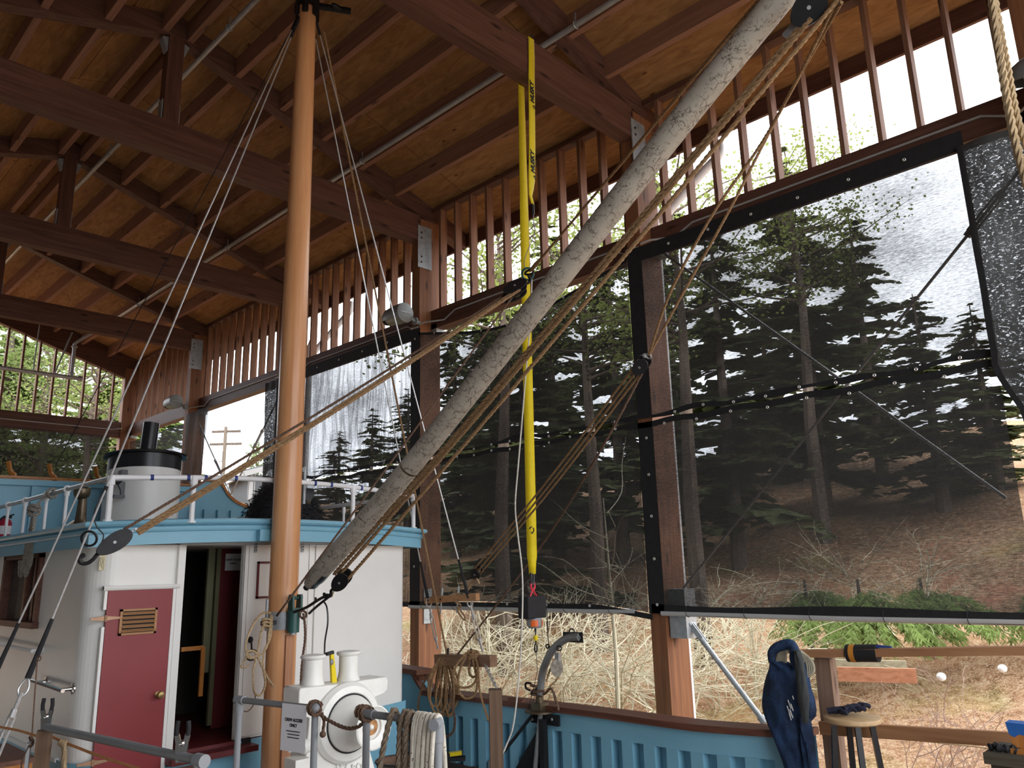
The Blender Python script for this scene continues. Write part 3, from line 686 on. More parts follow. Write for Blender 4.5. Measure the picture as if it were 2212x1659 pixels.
for px, py, d, me, lab in ((1090, 425, 15, LY, 'thin yellow green tree outside the louvers left of the yellow strap'), (1290, 450, 16, LY, 'thin yellow green tree outside the louvers between strap and boom'), (1510, 320, 14, LY, 'thin yellow green tree outside the louvers right of the boom'),
                       (1790, 310, 21, LY, 'thin leafy treetop just above the header at the right'), (60, 680, 30, LG, 'round leafy tree beyond the left of the far gable'), (170, 700, 26, LY, 'loose yellow green tree beyond the middle of the far gable'),
                       ):
    p = ground_at(px, d); h = ztop(px, py, d)-p.z
    place_tree(me, p, h, 9.0, px*.7, lab, 'tree', None, 'leafy_tree', None, 1.0)
def bush_mesh(seed, n=11, h=2.1, spread=1.6, thick=.013, kids=(2, 3)):
    rnd = random.Random(seed); m = MB()
    def grow(p, d, L, r, lv):
        pts = [p]
        for k in range(5): d = (d+V((rnd.uniform(-.28, .28), rnd.uniform(-.28, .28), rnd.uniform(-.2, .13)))).normalized(); pts.append(pts[-1]+d*L/5)
        m.tube(pts, [r, r*.88, r*.75, r*.6, r*.5, r*.35], 4, cap=False)
        if lv:
            for _ in range(rnd.choice(kids)+(lv == 2)):
                k = rnd.choice((1, 2, 3, 3, 4)); s = (d+V((rnd.uniform(-1.1, 1.1), rnd.uniform(-1.1, 1.1), rnd.uniform(-.5, .7)))).normalized()
                grow(pts[k], s, L*rnd.uniform(.4, .75), r*.62, lv-1)
    for i in range(n):
        a = rnd.uniform(0, 2*pi); f = rnd.uniform(.1, 1)
        grow(V((cos(a)*f*.3, sin(a)*f*.3, -.1)), V((cos(a)*spread*f, sin(a)*spread*f, 1.1)).normalized(), h*rnd.uniform(.5, 1), thick*rnd.uniform(.6, 1.2), 2)
    return base_mesh(m, 'twigs', None)
BU = [bush_mesh(s) for s in (2, 6, 14)]
bushes = [(905, 13.4), (970, 12.6), (1035, 13), (1095, 13.2), (1160, 13.2), (1215, 12.2), (1270, 13.4), (1340, 11.9), (1400, 13), (1465, 11.9), (1545, 12.6), (1610, 12.6), (1670, 12.8), (1120, 15.5), (1330, 16), (1570, 15.5), (1950, 14.5)]
for i, (px, d) in enumerate(bushes):
    p = ground_at(px, d); o = bpy.data.objects.new('bare_bush', BU[i % 3]); COL.objects.link(o); o.location = p; o.rotation_euler = (0, 0, i*1.9)
    s = .9+.25*((i*7) % 5)/4; o.scale = (s*1.15, s*1.15, s*.95)
    tag(o, 'pale leafless bush of tangled twigs on the bank below the shade cloth', 'bush', 'pale bare bushes below the shade cloth')
for me in BU: me.materials.append(M['twig'])
BR2 = bush_mesh(31, 4, 1.4, .8, .007, (1, 2)); BR2.materials.append(M['twig_r'])
for i, (px, d) in enumerate(((1950, 8.8), (2010, 8.4), (2080, 9.5), (1880, 8.4), (2150, 8.9), (1985, 11.5))):
    p = ground_at(px, d); o = bpy.data.objects.new('red_twig_shrub', BR2); COL.objects.link(o); o.location = p; o.rotation_euler = (0, 0, i*2.3)
    tag(o, 'thin reddish leafless shrub on the slope behind the stool and rail', 'shrub', 'reddish bare shrubs behind the stool')
# young pale tree trunk in the bushes
def sapling(px, d, h):
    p = ground_at(px, d); rnd = random.Random(px); m = MB()
    m.tube([p, p+V((.03, 0, h*.4)), p+V((0, .05, h))], [.030, .024, .008], 7)
    t = m.build('bare_sapling', M['twig']); tag(t, 'pale bare sapling with a single trunk behind the davit, left of the stout post', 'sapling')
    for i in range(22):
        z = h*(.15+.8*rnd.random()); a = rnd.uniform(0, 2*pi); d_ = V((cos(a), sin(a), rnd.uniform(.3, 1.1))).normalized(); L = rnd.uniform(.5, 1.3)
        MB().tube(cat([p+V((0, 0, z)), p+V((0, 0, z))+d_*L*.35+V((rnd.uniform(-.08, .08), rnd.uniform(-.08, .08), -.04)), p+V((0, 0, z))+d_*L*.7+V((0, rnd.uniform(-.1, .1), .03)), p+V((0, 0, z))+d_*L+V((rnd.uniform(-.15, .15), 0, rnd.uniform(-.15, .15)))], 3), [.009*(1-i_/10.5) for i_ in range(10)], 4, cap=False).build('branch', M['twig'], t, 0, False)
sapling(1318, 9.6, 3.0)
# garden edging, stones
def plank_bed(lab, px0, px1, py, dist, c, hh):
    a, b = ground_at(px0, dist), ground_at(px1, dist); za = ztop(px0, py, dist)
    o = MB().bar((a.x, a.y, za-hh/2), (b.x, b.y, za-hh/2), .05, hh).build('garden_edging', c, None, 0); tag(o, lab, 'garden edging')
plank_bed('orange brown plank edging on the slope right of the railing post', 1785, 1950, 1440, 10.6, wood('weathered_red_plank', (.30, .12, .06), (.45, .20, .11), (.55, .28, .17), 'y', .7), .16)
plank_bed('grey weathered plank on the slope above the orange brown edging', 1780, 1932, 1424, 11.4, wood('weathered_grey_plank', (.22, .20, .13), (.35, .32, .22), (.45, .42, .30), 'y', .8), .09)
for px, py, d, lab in ((2001, 1461, 10.2, 'white stone on the slope near the orange brown edging'), (2132, 1443, 11, 'small pale stone on the slope right of the white stone')):
    p = ground_at(px, d); p.z = ztop(px, py, d)
    tag(MB().ball(p, (.055, .05, .045), 12, 8).build('stone', M['white_pvc']), lab, 'stone')
T, L, H = leafy_mesh(17, 50, 3.4, 60, .42, 1.6); LF = (base_mesh(T, 'trunk', M['bark']), base_mesh(L, 'foliage', M['leaf_g']))
# far house, lawn and utility pole seen in the open bay
def far(px, py, d): q = ray(px, py); k = d/sqrt(q.x*q.x+q.y*q.y); return EYE+q*k
M['siding'] = plain('grey_siding', (.055, .060, .064), .8, 0, .06, 2); M['trimw'] = plain('white_house_trim', (.26, .26, .26), .6, 0, .03, 2); M['roofg'] = plain('grey_shingles', (.10, .10, .10), .9, 0, .1, 3)
hd = 58
a, b, c = far(497, 1093, hd+7), far(541, 1090, hd), far(640, 1075, hd+3); zt = far(541, 1022, hd).z; zb = b.z-1.5
t = thing('house', 'grey sided house with white trim beyond the lawn in the open bay', 'house', (b.x, b.y, zb))
def wallq(m, p, q, z0, z1): n = (q-p).cross(V((0, 0, 1))).normalized()*.2; m.prism([(p.x, p.y, z0), (q.x, q.y, z0), (q.x, q.y, z1), (p.x, p.y, z1)], n)
m = MB(); wallq(m, a, b, zb, zt); wallq(m, b, c, zb, zt-.1); m.build('wall', M['siding'], t, 0)
rv = (b-a).normalized(); m = MB(); ov = (b-c).normalized()*.9
m.prism([V((a.x, a.y, zt))-rv+ov, V((b.x, b.y, zt))+rv*.6+ov, V((c.x, c.y, zt+1.4))+rv*.6, V((c.x, c.y, zt+1.4))+(a-b)-rv], (0, 0, .28)); m.build('roof', M['roofg'], t, 0)
m = MB(); m.bar(V((b.x, b.y, zb)), V((b.x, b.y, zt)), .35, .35); m.bar(V((a.x, a.y, zt))+ov, V((b.x, b.y, zt))+ov+rv*.6, .2, .35).bar(V((b.x, b.y, zt))+ov+rv*.6, V((c.x, c.y, zt+1.4))+rv*.6, .2, .35); m.build('trim', M['trimw'], t, 0)
for f0, f1, z0, z1, mt in ((.28, .44, .0, .55, 'trimw'), (.55, .70, .25, .75, 'trimw'), (.58, .67, .3, .7, 'glass')):
    m = MB(); p, q = b.lerp(c, f0), b.lerp(c, f1); hh = zt-zb-1.5; o_ = (b-a).normalized()*.08*(2 if mt == 'glass' else 1); wallq(m, p+o_, q+o_, zb+1.5+z0*hh, zb+1.5+z1*hh); m.build('window' if z0 else 'door', M[mt], t, 0)
k = N('lawn_green', .9, .1); k.color(k.ramp(k.noise(k.coord(), .8, 5), [(.3, (.075, .13, .02)), (.7, (.12, .19, .04))]))
A = [far(px, py, hd-6+.5*i) for i, (px, py) in enumerate(((480, 1104), (520, 1098), (560, 1087), (600, 1076), (650, 1070)))]
B = [far(px, py, hd-22) for px, py in ((480, 1112), (520, 1110), (560, 1106), (600, 1100), (650, 1094))]
o = MB().strip(A, B).strip(B, [p+V((0, 0, -3)) for p in B]).build('ground_lawn', k.m, None, 60); o['kind'] = 'structure'
pb, pt = far(478, 1090, 52), far(486, 922, 52)
t = thing('utility_pole', 'weathered utility pole with two crossarms in the open bay', 'utility pole', pb)
MB().tube([pb-V((0, 0, 4)), V((pb.x, pb.y, pt.z))], [.15, .11], 8).build('pole', plain('bleached_pole_wood', (.17, .13, .10), .8), t)
m_ = (RT-UP*RT.dot(UP)); m_ = V((RT.x, RT.y, 0)).normalized()
for z_, hw in ((pt.z-.3, .95), (pt.z-1.1, 1.05)):
    ca = MB().bar(V((pb.x, pb.y, z_))-m_*hw*.9, V((pb.x, pb.y, z_))+m_*hw, .1, .14).build('crossarm', M['bark'], t, 0)
    for q in (-.8, -.45, .45, .8): MB().cyl(V((pb.x, pb.y, z_+.05))+m_*q, V((pb.x, pb.y, z_+.28))+m_*q, .05, 8).build('insulator', M['white_pvc'], ca)
MB().tube([V((pb.x, pb.y, pt.z-1.6))-m_*.2, V((pb.x, pb.y, pt.z-2.2))-m_*.2], .18, 8).build('transformer', M['pipe'], t)
gm = N('pale_bounce_ground', .95, .1); gm.color(gm.ramp(gm.noise(gm.coord(), 30, 5, .7), [(.3, (.42, .40, .37)), (.7, (.60, .58, .54))]))  # unseen pale ground added to bounce light up under the roof
struct('ground_bounce_near', MB().box(-45, 7.5, -45, -3.3, -.60, -.40), gm.m, smooth=0)
struct('ground_bounce_side', MB().box(-45, -1.0, -3.3, 21, -.60, -.40), gm.m, smooth=0)
p = far(556, 1055, 72); place_tree(LF, p, far(556, 962, 72).z-p.z, 9.0, .6, 'round tree behind the grey house in the open bay', 'tree', None, 'leafy_tree', None, .78)
# ------------------------------------------------------------------ the boat: bulwark, deck, deckhouse
t = thing('boat_bulwark', 'long blue ribbed boat bulwark with brown cap rail in front of the posts', 'bulwark', (5.05, 4.5, -.02))
y0, y1 = 2.45, 9.5
def capz(y): return .545 + .03*max(0, 3.2-y) - .02*max(0, min(1, (y-4)/2)) 
def px_(y): return 5.05 + .13*max(0, 3.4-y)**2
ys = [y0+.15*i for i in range(int((6.15-y0)/.15)+1)]+[6.15]
m = MB()
m.strip([V((px_(y)+.035, y, -.05)) for y in ys], [V((px_(y)+.035, y, capz(y)-.01)) for y in ys]); m.strip([V((px_(y)+.075, y, -.6)) for y in ys], [V((px_(y)+.075, y, capz(y)-.01)) for y in ys])
m.build('planking', M['blue'], t, 30, False)
m = MB(); w = .045
A = [V((px_(y)-w, y, capz(y)-.165)) for y in ys]; B = [V((px_(y)-w, y, capz(y)-.02)) for y in ys]
m.strip(A, B).strip([p+V((.06, 0, 0)) for p in A], A).strip(B, [p+V((.06, 0, 0)) for p in B]); m.build('strake', M['blue'], t, 30, False)
m = MB()
A = [V((px_(y)-.085, y, capz(y)-.022)) for y in ys]; B = [V((px_(y)-.085, y, capz(y)+.022)) for y in ys]; Cc = [p+V((.21, 0, 0)) for p in B]; D = [p+V((.21, 0, 0)) for p in A]
m.strip(A, B).strip(B, Cc).strip(Cc, D).strip(D, A); m.add([A[0], B[0], Cc[0], D[0]], [(0, 1, 2, 3)]); m.build('cap_rail', M['cap'], t, 30)
y = 2.62
while y < 6.2:
    MB().box(px_(y)-.05, px_(y)+.04, y-.048, y+.048, -.05, capz(y)-.16).build('rib', M['blue'], t, 0); y += .195
MB().box(4.985, 5.12, 5.16, 5.26, -.03, .05).build('freeing_port', M['trimw'] if 'trimw' in M else M['white_pvc'], t, 0)
# raised after part with its curved end
pts = [(6.08, .50), (6.12, .56), (6.20, .615), (6.33, .655), (6.36, .67), (9.5, .74)]
m = MB(); m.prism([(5.03, y, z) for y, z in pts]+[(5.03, 9.5, -.3), (5.03, 6.08, -.3)], (.05, 0, 0)); m.build('raised_planking', M['blue'], t, 20)
cv = cat([(5.05, 6.02, .50), (5.05, 6.10, .53), (5.05, 6.18, .585), (5.05, 6.27, .68)], 6)
m = MB(); m.strip([p+V((-.08, 0, 0)) for p in cv], [p+V((.1, 0, 0)) for p in cv]).strip([p+V((-.08, .05, .012)) for p in cv], [p+V((-.08, 0, 0)) for p in cv]).strip([p+V((.1, .05, .012)) for p in cv], [p+V((-.08, .05, .012)) for p in cv]); m.build('curved_cap', M['cap'], t, 40, False)
m = MB().bar((5.05, 6.20, .70), (5.05, 9.5, .775), .19, .045); m.build('raised_cap', M['cap'], t, 0)
MB().tube([(5.0, 4.83, .555), (5.0, 5.0, .555)], .03, 10).build('chock', M['cap'], t)
st = plain('oiled_deck_planks', (.075, .036, .026), .7, 0, .25, 9)
struct('floor_deck', MB().box(.85, 5.02, 1.2, 11, -.10, -.03), st, smooth=0)
struct('floor_dock', MB().box(-.8, .80, -3.2, 11, -.12, -.0), wood('grey_dock_boards', (.12, .10, .08), (.2, .17, .14), (.28, .25, .21), 'y', .8), smooth=0)

# deckhouse ------------------------------------------------------------------
XL, XR, YF, ZB, ZT = 1.87, 4.50, 5.80, .47, 1.96
dh = thing('deckhouse', 'white boat deckhouse with pale blue roof edge and two front doorways', 'deckhouse', (3.18, 6.5, -.03))
DXL, DXR, DZ0, DZ1 = 2.485, 2.945, .47, 1.862          # the open doorway
m = MB(); r = .17; n = 10
arc = [V((XL+r-r*cos(a), YF+r-r*sin(a), 0)) for a in [pi/2*i/n for i in range(n+1)]]
plan = [V((XL, 10.9, 0)), V((XL, 7.92, 0)), V((XL, 6.90, 0)), V((XL, 6.2, 0))]+arc
def wall(m, a, b, z0, z1): m.add([(a.x, a.y, z0), (b.x, b.y, z0), (b.x, b.y, z1), (a.x, a.y, z1)], [(0, 1, 2, 3)])
WZ0, WZ1 = 1.32, 1.845
for i in range(len(plan)-1):
    if i == 1: wall(m, plan[i], plan[i+1], ZB, WZ0); wall(m, plan[i], plan[i+1], WZ1, ZT)
    else: wall(m, plan[i], plan[i+1], ZB, ZT)
wall(m, V((XL+r, YF, 0)), V((DXL, YF, 0)), ZB, ZT); wall(m, V((DXL, YF, 0)), V((DXR, YF, 0)), DZ1, ZT); wall(m, V((DXR, YF, 0)), V((XR-.05, YF, 0)), ZB, ZT)
arc2 = [V((XR-.05+.05*sin(a), YF+.05-.05*cos(a), 0)) for a in [pi/2*i/5 for i in range(6)]]
for i in range(5): wall(m, arc2[i], arc2[i+1], ZB, ZT)
wall(m, arc2[-1], V((XR, 10.9, 0)), ZB, ZT)
m.build('wall', M['white_paint'], dh, 40, False)
# blue coaming with a white line, dark guard strip at its top on the front
m = MB(); off = .018
pl2 = [p+(V((-off, 0, 0)) if i < 4 else (p-V((XL+r, YF+r, 0))).normalized()*off) for i, p in enumerate(plan)]+[V((DXL-.04, YF-off, 0))]
for i in range(len(pl2)-1): wall(m, pl2[i], pl2[i+1], -.05, ZB+.02)
pr2 = [V((DXR+.03, YF-off, 0)), V((3.2, YF-off, 0)), V((XR, YF-off, 0)), V((XR+off, YF, 0)), V((XR+off, 10.9, 0))]
for i in range(4): m.add([(pr2[i].x, pr2[i].y, -.05), (pr2[i+1].x, pr2[i+1].y, -.05), (pr2[i+1].x, pr2[i+1].y, (.47, .55, .55, .6)[i]), (pr2[i].x, pr2[i].y, (.46, .47, .55, .55)[i])], [(0, 1, 2, 3)])
wall(m, V((DXL-.04, YF-off, 0)), V((DXR+.03, YF-off, 0)), -.05, .38)
m.build('coaming', M['blue'], dh, 40, False)
MB().box(XL-off-.006, XL, 6.1, 10.9, ZB+.0, ZB+.025).box(XL-off-.006, XL-off, 6.1, 10.9, .33, .345).build('white_moulding', M['white_pvc'], dh, 0)
MB().box(DXR+.05, 3.06, YF-.03, YF-.002, .43, .475).build('guard_strip', M['black_matte'], dh, 0)
MB().box(3.45, 3.62, YF-.035, YF-.002, .44, .50).build('guard_strip', M['black_matte'], dh, 0)
# oxblood sill under the open doorway
MB().prism([(DXL-.05, YF-.14, .40), (DXR+.12, YF-.14, .40), (DXR+.12, YF-.14, .44), (DXL-.05, YF-.14, .44)], (0, .2, 0)).build('door_sill', M['dark_red'], dh, 0)
# interior
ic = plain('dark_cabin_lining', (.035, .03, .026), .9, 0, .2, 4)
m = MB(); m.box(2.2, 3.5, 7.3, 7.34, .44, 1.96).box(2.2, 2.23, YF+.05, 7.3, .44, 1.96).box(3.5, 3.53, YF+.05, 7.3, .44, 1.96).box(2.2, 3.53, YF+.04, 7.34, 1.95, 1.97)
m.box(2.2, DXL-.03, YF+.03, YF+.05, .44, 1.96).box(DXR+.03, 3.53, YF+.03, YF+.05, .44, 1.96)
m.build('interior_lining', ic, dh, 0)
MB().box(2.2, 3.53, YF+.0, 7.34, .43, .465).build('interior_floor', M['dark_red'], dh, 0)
ol = plain('olive_cabin_trim', (.15, .14, .075), .6, 0, .1, 5)
yi = 6.35
a = PY(412, 1190, yi).x; b = PY(525, 1190, yi+.02).x
m = MB(); m.box(a-.12, b+.15, yi, yi+.03, 1.865, 1.91); x1 = PY(452, 1300, yi).x; m.box(x1-.028, x1+.028, yi, yi+.03, .9, 1.87); x2 = PY(524, 1300, yi).x; m.box(x2-.03, x2+.02, yi, yi+.03, .47, 1.87); x3 = PY(466, 1300, yi).x
m.box(x3-.004, x3+.03, yi+.01, yi+.04, .5, 1.87); m.build('inner_door_frame', ol, dh, 0)
MB().box(x3+.03, x2-.03, yi+.02, yi+.04, .47, 1.86).build('inner_panel', M['dark_red'], dh, 0)
q0, q1 = PY(489, 1196, yi), PY(524, 1232, yi)
sgn = MB().box(q0.x, min(q1.x, x2-.031), yi+.008, yi+.012, q1.z, q0.z).build('paper_notice', M['white_pvc'], dh, 0)
mi = M['black_matte']
lettering('CREW ACCESS', .021, mi, ((q0.x+q1.x)/2-.006, yi+.006, q0.z-.05), (1, 0, 0), (0, 0, 1), sgn, bold=.0006)
lettering('ONLY', .021, mi, ((q0.x+q1.x)/2-.006, yi+.006, q0.z-.08), (1, 0, 0), (0, 0, 1), sgn, bold=.0006)
m = MB(); c0, c1 = PY(392, 1402, 6.2), PY(440, 1394, 6.2); m.box(c0.x, c1.x, 6.2, 6.22, c0.z-.02, c0.z+.012); m.box(c1.x-.02, c1.x+.012, 6.19, 6.21, .75, c0.z+.0); m.build('inner_chair_rail', M['varnish'], dh, 0)
# door frame (white) and outer panels
wp = M['white_paint']
m = MB(); m.box(DXL-.055, DXL-.005, YF-.035, YF+.05, ZB, ZT-.06).box(DXR+.002, DXR+.03, YF-.02, YF+.05, ZB, ZT-.06).box(DXL-.07, 3.62, YF-.03, YF-.003, ZT-.085, ZT-.04)
m.box(3.50, 3.545, YF-.03, YF-.003, ZB, ZT-.085).box(3.565, 3.60, YF-.022, YF-.003, ZB, ZT-.085); m.build('door_frame', wp, dh, 0)
MB().box(DXR+.035, 3.50, YF-.018, YF-.004, ZB+.02, ZT-.09).build('sliding_panel', wp, dh, 0)
m = MB()
for z in (1.72,):
    a, b = PY(556, 1213, YF-.02), PY(600, 1291, YF-.02)
    m.box(a.x, b.x+.1, YF-.03, YF-.018, a.z-.016, a.z).box(a.x, a.x+.016, YF-.03, YF-.018, b.z, a.z).box(a.x, b.x+.1, YF-.03, YF-.018, b.z, b.z+.016)
m.build('red_outline', M['dark_red'], dh, 0)
for px in (552, 653):
    p = PY(px, 1178, YF-.02); h = MB().box(p.x-.011, p.x+.011, YF-.032, YF-.018, p.z-.055, p.z+.015).build('hanger_plate', M['steel'], dh, 0)
    MB().cyl((p.x, YF-.033, p.z-.012), (p.x, YF-.036, p.z-.012), .004, 6).cyl((p.x, YF-.033, p.z-.036), (p.x, YF-.036, p.z-.036), .004, 6).build('screw', M['black_matte'], h)
# red door with louvered vent, hinges and knob
RX0, RX1, RZ1 = 1.972, 2.405, 1.562
rd = MB().box(RX0, RX1, YF-.03, YF-.001, .30, RZ1).build('door', M['red_paint'], dh, 0); rd['label'] = 'dark red door'
v0, v1 = PY(262, 1316, YF-.03), PY(331, 1370, YF-.03); vz0, vz1 = 1.268, 1.438
MB().box(v0.x-.008, v1.x+.012, YF-.045, YF-.03, vz1-.014, vz1).box(v0.x-.008, v1.x+.012, YF-.045, YF-.03, vz0, vz0+.014).box(v0.x-.008, v0.x+.008, YF-.045, YF-.03, vz0, vz1).box(v1.x-.004, v1.x+.012, YF-.045, YF-.03, vz0, vz1).build('vent_frame', M['slatlt'], rd, 0)
MB().box(v0.x, v1.x, YF-.032, YF-.030, vz0, vz1).build('vent_back', M['black_matte'], rd, 0)
for i in range(5):
    z = vz0+.014+(vz1-vz0-.028)*(i+.5)/5
    MB().bar((v0.x+.006, YF-.040, z), (v1.x-.002, YF-.040, z), .030, .006, (0, -.55, 1)).build('vent_slat', M['slatlt'], rd, 0)
for z in (1.385, PY(215, 1645, YF-.03).z):
    h = MB(); h.prism([(RX0-.10, YF-.04, z-.006), (RX0-.01, YF-.04, z-.016), (RX0-.01, YF-.04, z+.016), (RX0-.10, YF-.04, z+.006)], (0, .012, 0)); h.prism([(RX0, YF-.045, z-.014), (RX0+.085, YF-.045, z-.006), (RX0+.085, YF-.045, z+.006), (RX0, YF-.045, z+.014)], (0, .012, 0)); h.cyl((RX0-.005, YF-.04, z-.02), (RX0-.005, YF-.04, z+.02), .010, 8)
    h.build('hinge', M['copperish'], rd)
p = PY(341, 1500, YF-.03)
MB().lathe([(.0, 0), (.022, 0), (.022, .006), (.009, .012), (.009, .028), (.022, .036), (.026, .048), (.02, .06), (0, .063)], (p.x, YF-.03, p.z), (0, -1, 0), 16).build('knob', M['brass'], rd)
m = MB(); m.box(RX0-.035, RX1+.045, YF-.04, YF-.001, RZ1+.002, RZ1+.032); m.cyl((RX0-.035, YF-.035, RZ1+.017), (RX1+.045, YF-.035, RZ1+.017), .016, 8)
m.box(RX0-.022, RX0-.003, YF-.028, YF-.001, 1.44, RZ1).box(RX0-.022, RX0-.003, YF-.028, YF-.001, .66, 1.33).box(RX1+.003, RX1+.028, YF-.03, YF-.001, .38, RZ1); m.build('door_trim', wp, dh, 0)
# manila tag with scribbled writing
p = PY(222, 1212, YF-.02); tg = MB().box(p.x-.018, p.x+.018, YF-.012, YF-.009, 1.70, 1.805).build('paper_tag', plain('manila_tag', (.75, .68, .45), .7), dh, 0)
rn = random.Random(4)
for k in range(3):
    pts = [V((p.x-.012+.010*k+rn.uniform(-.003, .003), YF-.0135, 1.785-.006*i)) for i in range(11+2*k % 5)]
    MB().tube(pts, .0012, 4).build('scribble', M['tape_blue'] if k == 3 else M['bronze'], tg)
# side window
sw = MB(); sw.box(XL-.03, XL+.04, 6.88, 6.93, WZ0, WZ1).box(XL-.03, XL+.04, 7.88, 7.93, WZ0, WZ1).box(XL-.03, XL+.04, 6.88, 7.93, WZ1-.03, WZ1+.01).box(XL-.05, XL+.04, 6.86, 7.96, WZ0-.03, WZ0+.015).box(XL-.01, XL+.03, 7.28, 7.34, WZ0, WZ1).box(XL-.005, XL+.03, 7.06, 7.11, WZ0, WZ1)
wn = sw.build('window_frame', M['cap'], dh, 0)
MB().box(XL+.03, XL+.04, 6.9, 7.9, WZ0, WZ1).build('pane', M['glass'], wn, 0)
# grab rails on the side
for ya, yb, z, mt in ((6.70, 8.3, 1.15, 'white_pvc'), (5.95, 6.66, .94, 'chrome')):
    g = MB().tube([(XL-.07, ya-.02, z-.005), (XL-.07, yb, z+.01)], .013, 10).build('grab_rail', M[mt], dh)
    for yy in (ya, ya+(yb-ya)*.8):
        MB().lathe([(0, 0), (.036, 0), (.036, .008), (.016, .014), (.012, .03), (.012, .07), (0, .07)], (XL, yy, z), (-1, 0, 0), 14).build('bracket', M[mt], g)
# roof with its stepped blue edge
def roofplan(o, n=24):
    """front edge bowed forward, sides straight"""
    x0, x1 = 1.80-o, 4.62+o; pts = [V((x0, 11, 0))]
    for i in range(n+1):
        u = i/n; x = x0+(x1-x0)*u; e = (2*u-1); pts.append(V((x, 5.72-o-.12*(1-e*e), 0)))
    pts.append(V((x1, 11, 0))); return pts
def crown(p): e = (p.x-3.21)/1.42; return .045*(1-min(1, e*e))
def edge(m, prof):
    rows = [[V((q.x, q.y, z+crown(q))) for q in roofplan(o)] for o, z in prof]
    m.grid(rows)
m = MB(); edge(m, [(-.01, 1.845), (.0, 1.845), (.0, 1.928), (.012, 1.930), (.018, 1.940), (.018, 1.962), (.006, 1.966), (.012, 1.972), (.032, 1.976), (.042, 1.99), (.036, 2.010), (.0, 2.018)])
m.build('roof_edge', M['blue'], dh, 35, False)
pl = roofplan(-.0); m = MB(); C2 = V((3.21, 8.5, 2.055)); m.add([C2]+[V((q.x, q.y, 2.017+crown(q))) for q in pl], [(0, i+1, i+2) for i in range(len(pl)-1)]+[(0, len(pl), 1)])
m.build('roof_top', plain('grey_blue_roof_canvas', (.30, .42, .48), .7), dh, 60, False)
pl = roofplan(-.02); m = MB(); m.add([V((3.21, 8.5, 1.86))]+[V((q.x, q.y, 1.862)) for q in pl], [(0, i+1, i+2) for i in range(len(pl)-1)]+[(0, len(pl), 1)])
m.build('soffit', wp, dh, 0, False)
p = V((2.985, 5.565, 0)); MB().box(p.x-.05, p.x+.04, 5.545, 5.65, 1.89, 1.975).build('roof_joint_block', M['blue'], dh, 0)

# roof railing ---------------------------------------------------------------
rr = thing('roof_railing', 'white pipe railing with blue tape bands around the deckhouse roof', 'railing', (3.2, 6.5, 2.02))
Lc, Rc = V((1.90, 5.70, 2.315)), V((4.53, 5.72, 2.315))
front = [Lc, V((2.35, 5.62, 2.335)), V((2.75, 5.57, 2.35)), V((3.2, 5.565, 2.352)), V((3.7, 5.585, 2.345)), V((4.1, 5.63, 2.33)), Rc]
fr_ = MB().tube(cat(front, 6), .019, 12).build('top_rail', M['white_pvc'], rr)
L2 = MB().tube([Lc, Lc+V((.0, 3.6, .0))], .017, 12).build('top_rail', M['pipe'], rr)
R2 = MB().tube([Rc, Rc+V((0, 3.4, 0))], .017, 12).build('top_rail', M['white_pvc'], rr)
for f in (.0, .12, .235, .30, .42, .55, .66, .70, .79, .845):
    pass
cf = cat(front, 20)
def onfront(px):
    return min(cf, key=lambda q: abs((1106+FPX*((q-EYE).dot(RT))/((q-EYE).dot(FW)))-px))
for px in (328, 405, 447, 511, 682, 712, 780):
    q = onfront(px); i = cf.index(q); d = (cf[min(i+1, len(cf)-1)]-cf[i-1]).normalized()
    MB().tube([q-d*.011, q+d*.011], .0205, 12).build('tape_band', M['tape_blue'], fr_)
def stan(p, rz=None, mat='white_pvc', r=.0125):
    o = MB().tube([V((p.x, p.y, 2.02)), p], r, 10); o.tube([V((p.x, p.y, p.z-.05)), V((p.x, p.y, p.z+.012))], r*1.45, 10).cyl((p.x, p.y, 2.015), (p.x, p.y, 2.03), r*1.7, 10)
    o.build('stanchion', M[mat], rr)
for q in [Lc, onfront(418), onfront(765), Rc]: stan(q, r=.019)
for y in (6.62, 7.12, 7.72, 8.25, 9.0): stan(V((Lc.x, y, 2.315)))
for y in (6.2, 6.85, 7.5, 8.3): stan(V((Rc.x, y, 2.28)))
for y in (6.62, 7.12, 7.72, 8.25): MB().ring((Lc.x, y, 2.315), (0, 1, 0), .022, .008, 12, 6).build('rail_collar', M['white_pvc'], rr)

# bridge bulwark behind the funnel -------------------------------------------
bb = thing('bridge_bulwark', 'raised pale blue bulwark with varnished cap behind the roof railing and funnel', 'bulwark', (3.2, 9.5, 2.02))
top = [(.2, 2.66), (4.10, 2.70), (4.20, 2.735)]
cur = [(4.28, 2.80), (4.42, 2.795), (4.50, 2.74), (4.58, 2.63), (4.70, 2.545), (4.85, 2.495), (5.05, 2.475), (5.45, 2.465)]
poly = [(x, 9.50, z) for x, z in top+cur]+[(5.45, 9.50, 2.0), (.2, 9.50, 2.0)]
MB().prism(poly, (0, .04, 0)).build('panel', M['blue'], bb, 20)
m = MB(); q = cat([V((x, 9.49, z+.012)) for x, z in cur], 5)
m.strip([p+V((0, -.02, 0)) for p in q], [p+V((0, .12, 0)) for p in q]).strip([p+V((0, -.02, 0)) for p in q], [p+V((-.02, -.02, -.03)) for p in q]); m.build('curved_cap', M['varnish'], bb, 40, False)
MB().bar((.2, 9.5, 2.685), (4.15, 9.5, 2.725), .12, .022).build('cap', M['varnish'], bb, 0)
m = MB(); m.bar((.2, 9.47, 2.625), (4.2, 9.47, 2.68), .02, .06).build('top_rail', M['blue'], bb, 0)
for x in [.6+.36*i for i in range(8)]: MB().box(x-.028, x+.028, 9.455, 9.5, 2.0, 2.62).build('batten', M['blue'], bb, 0)
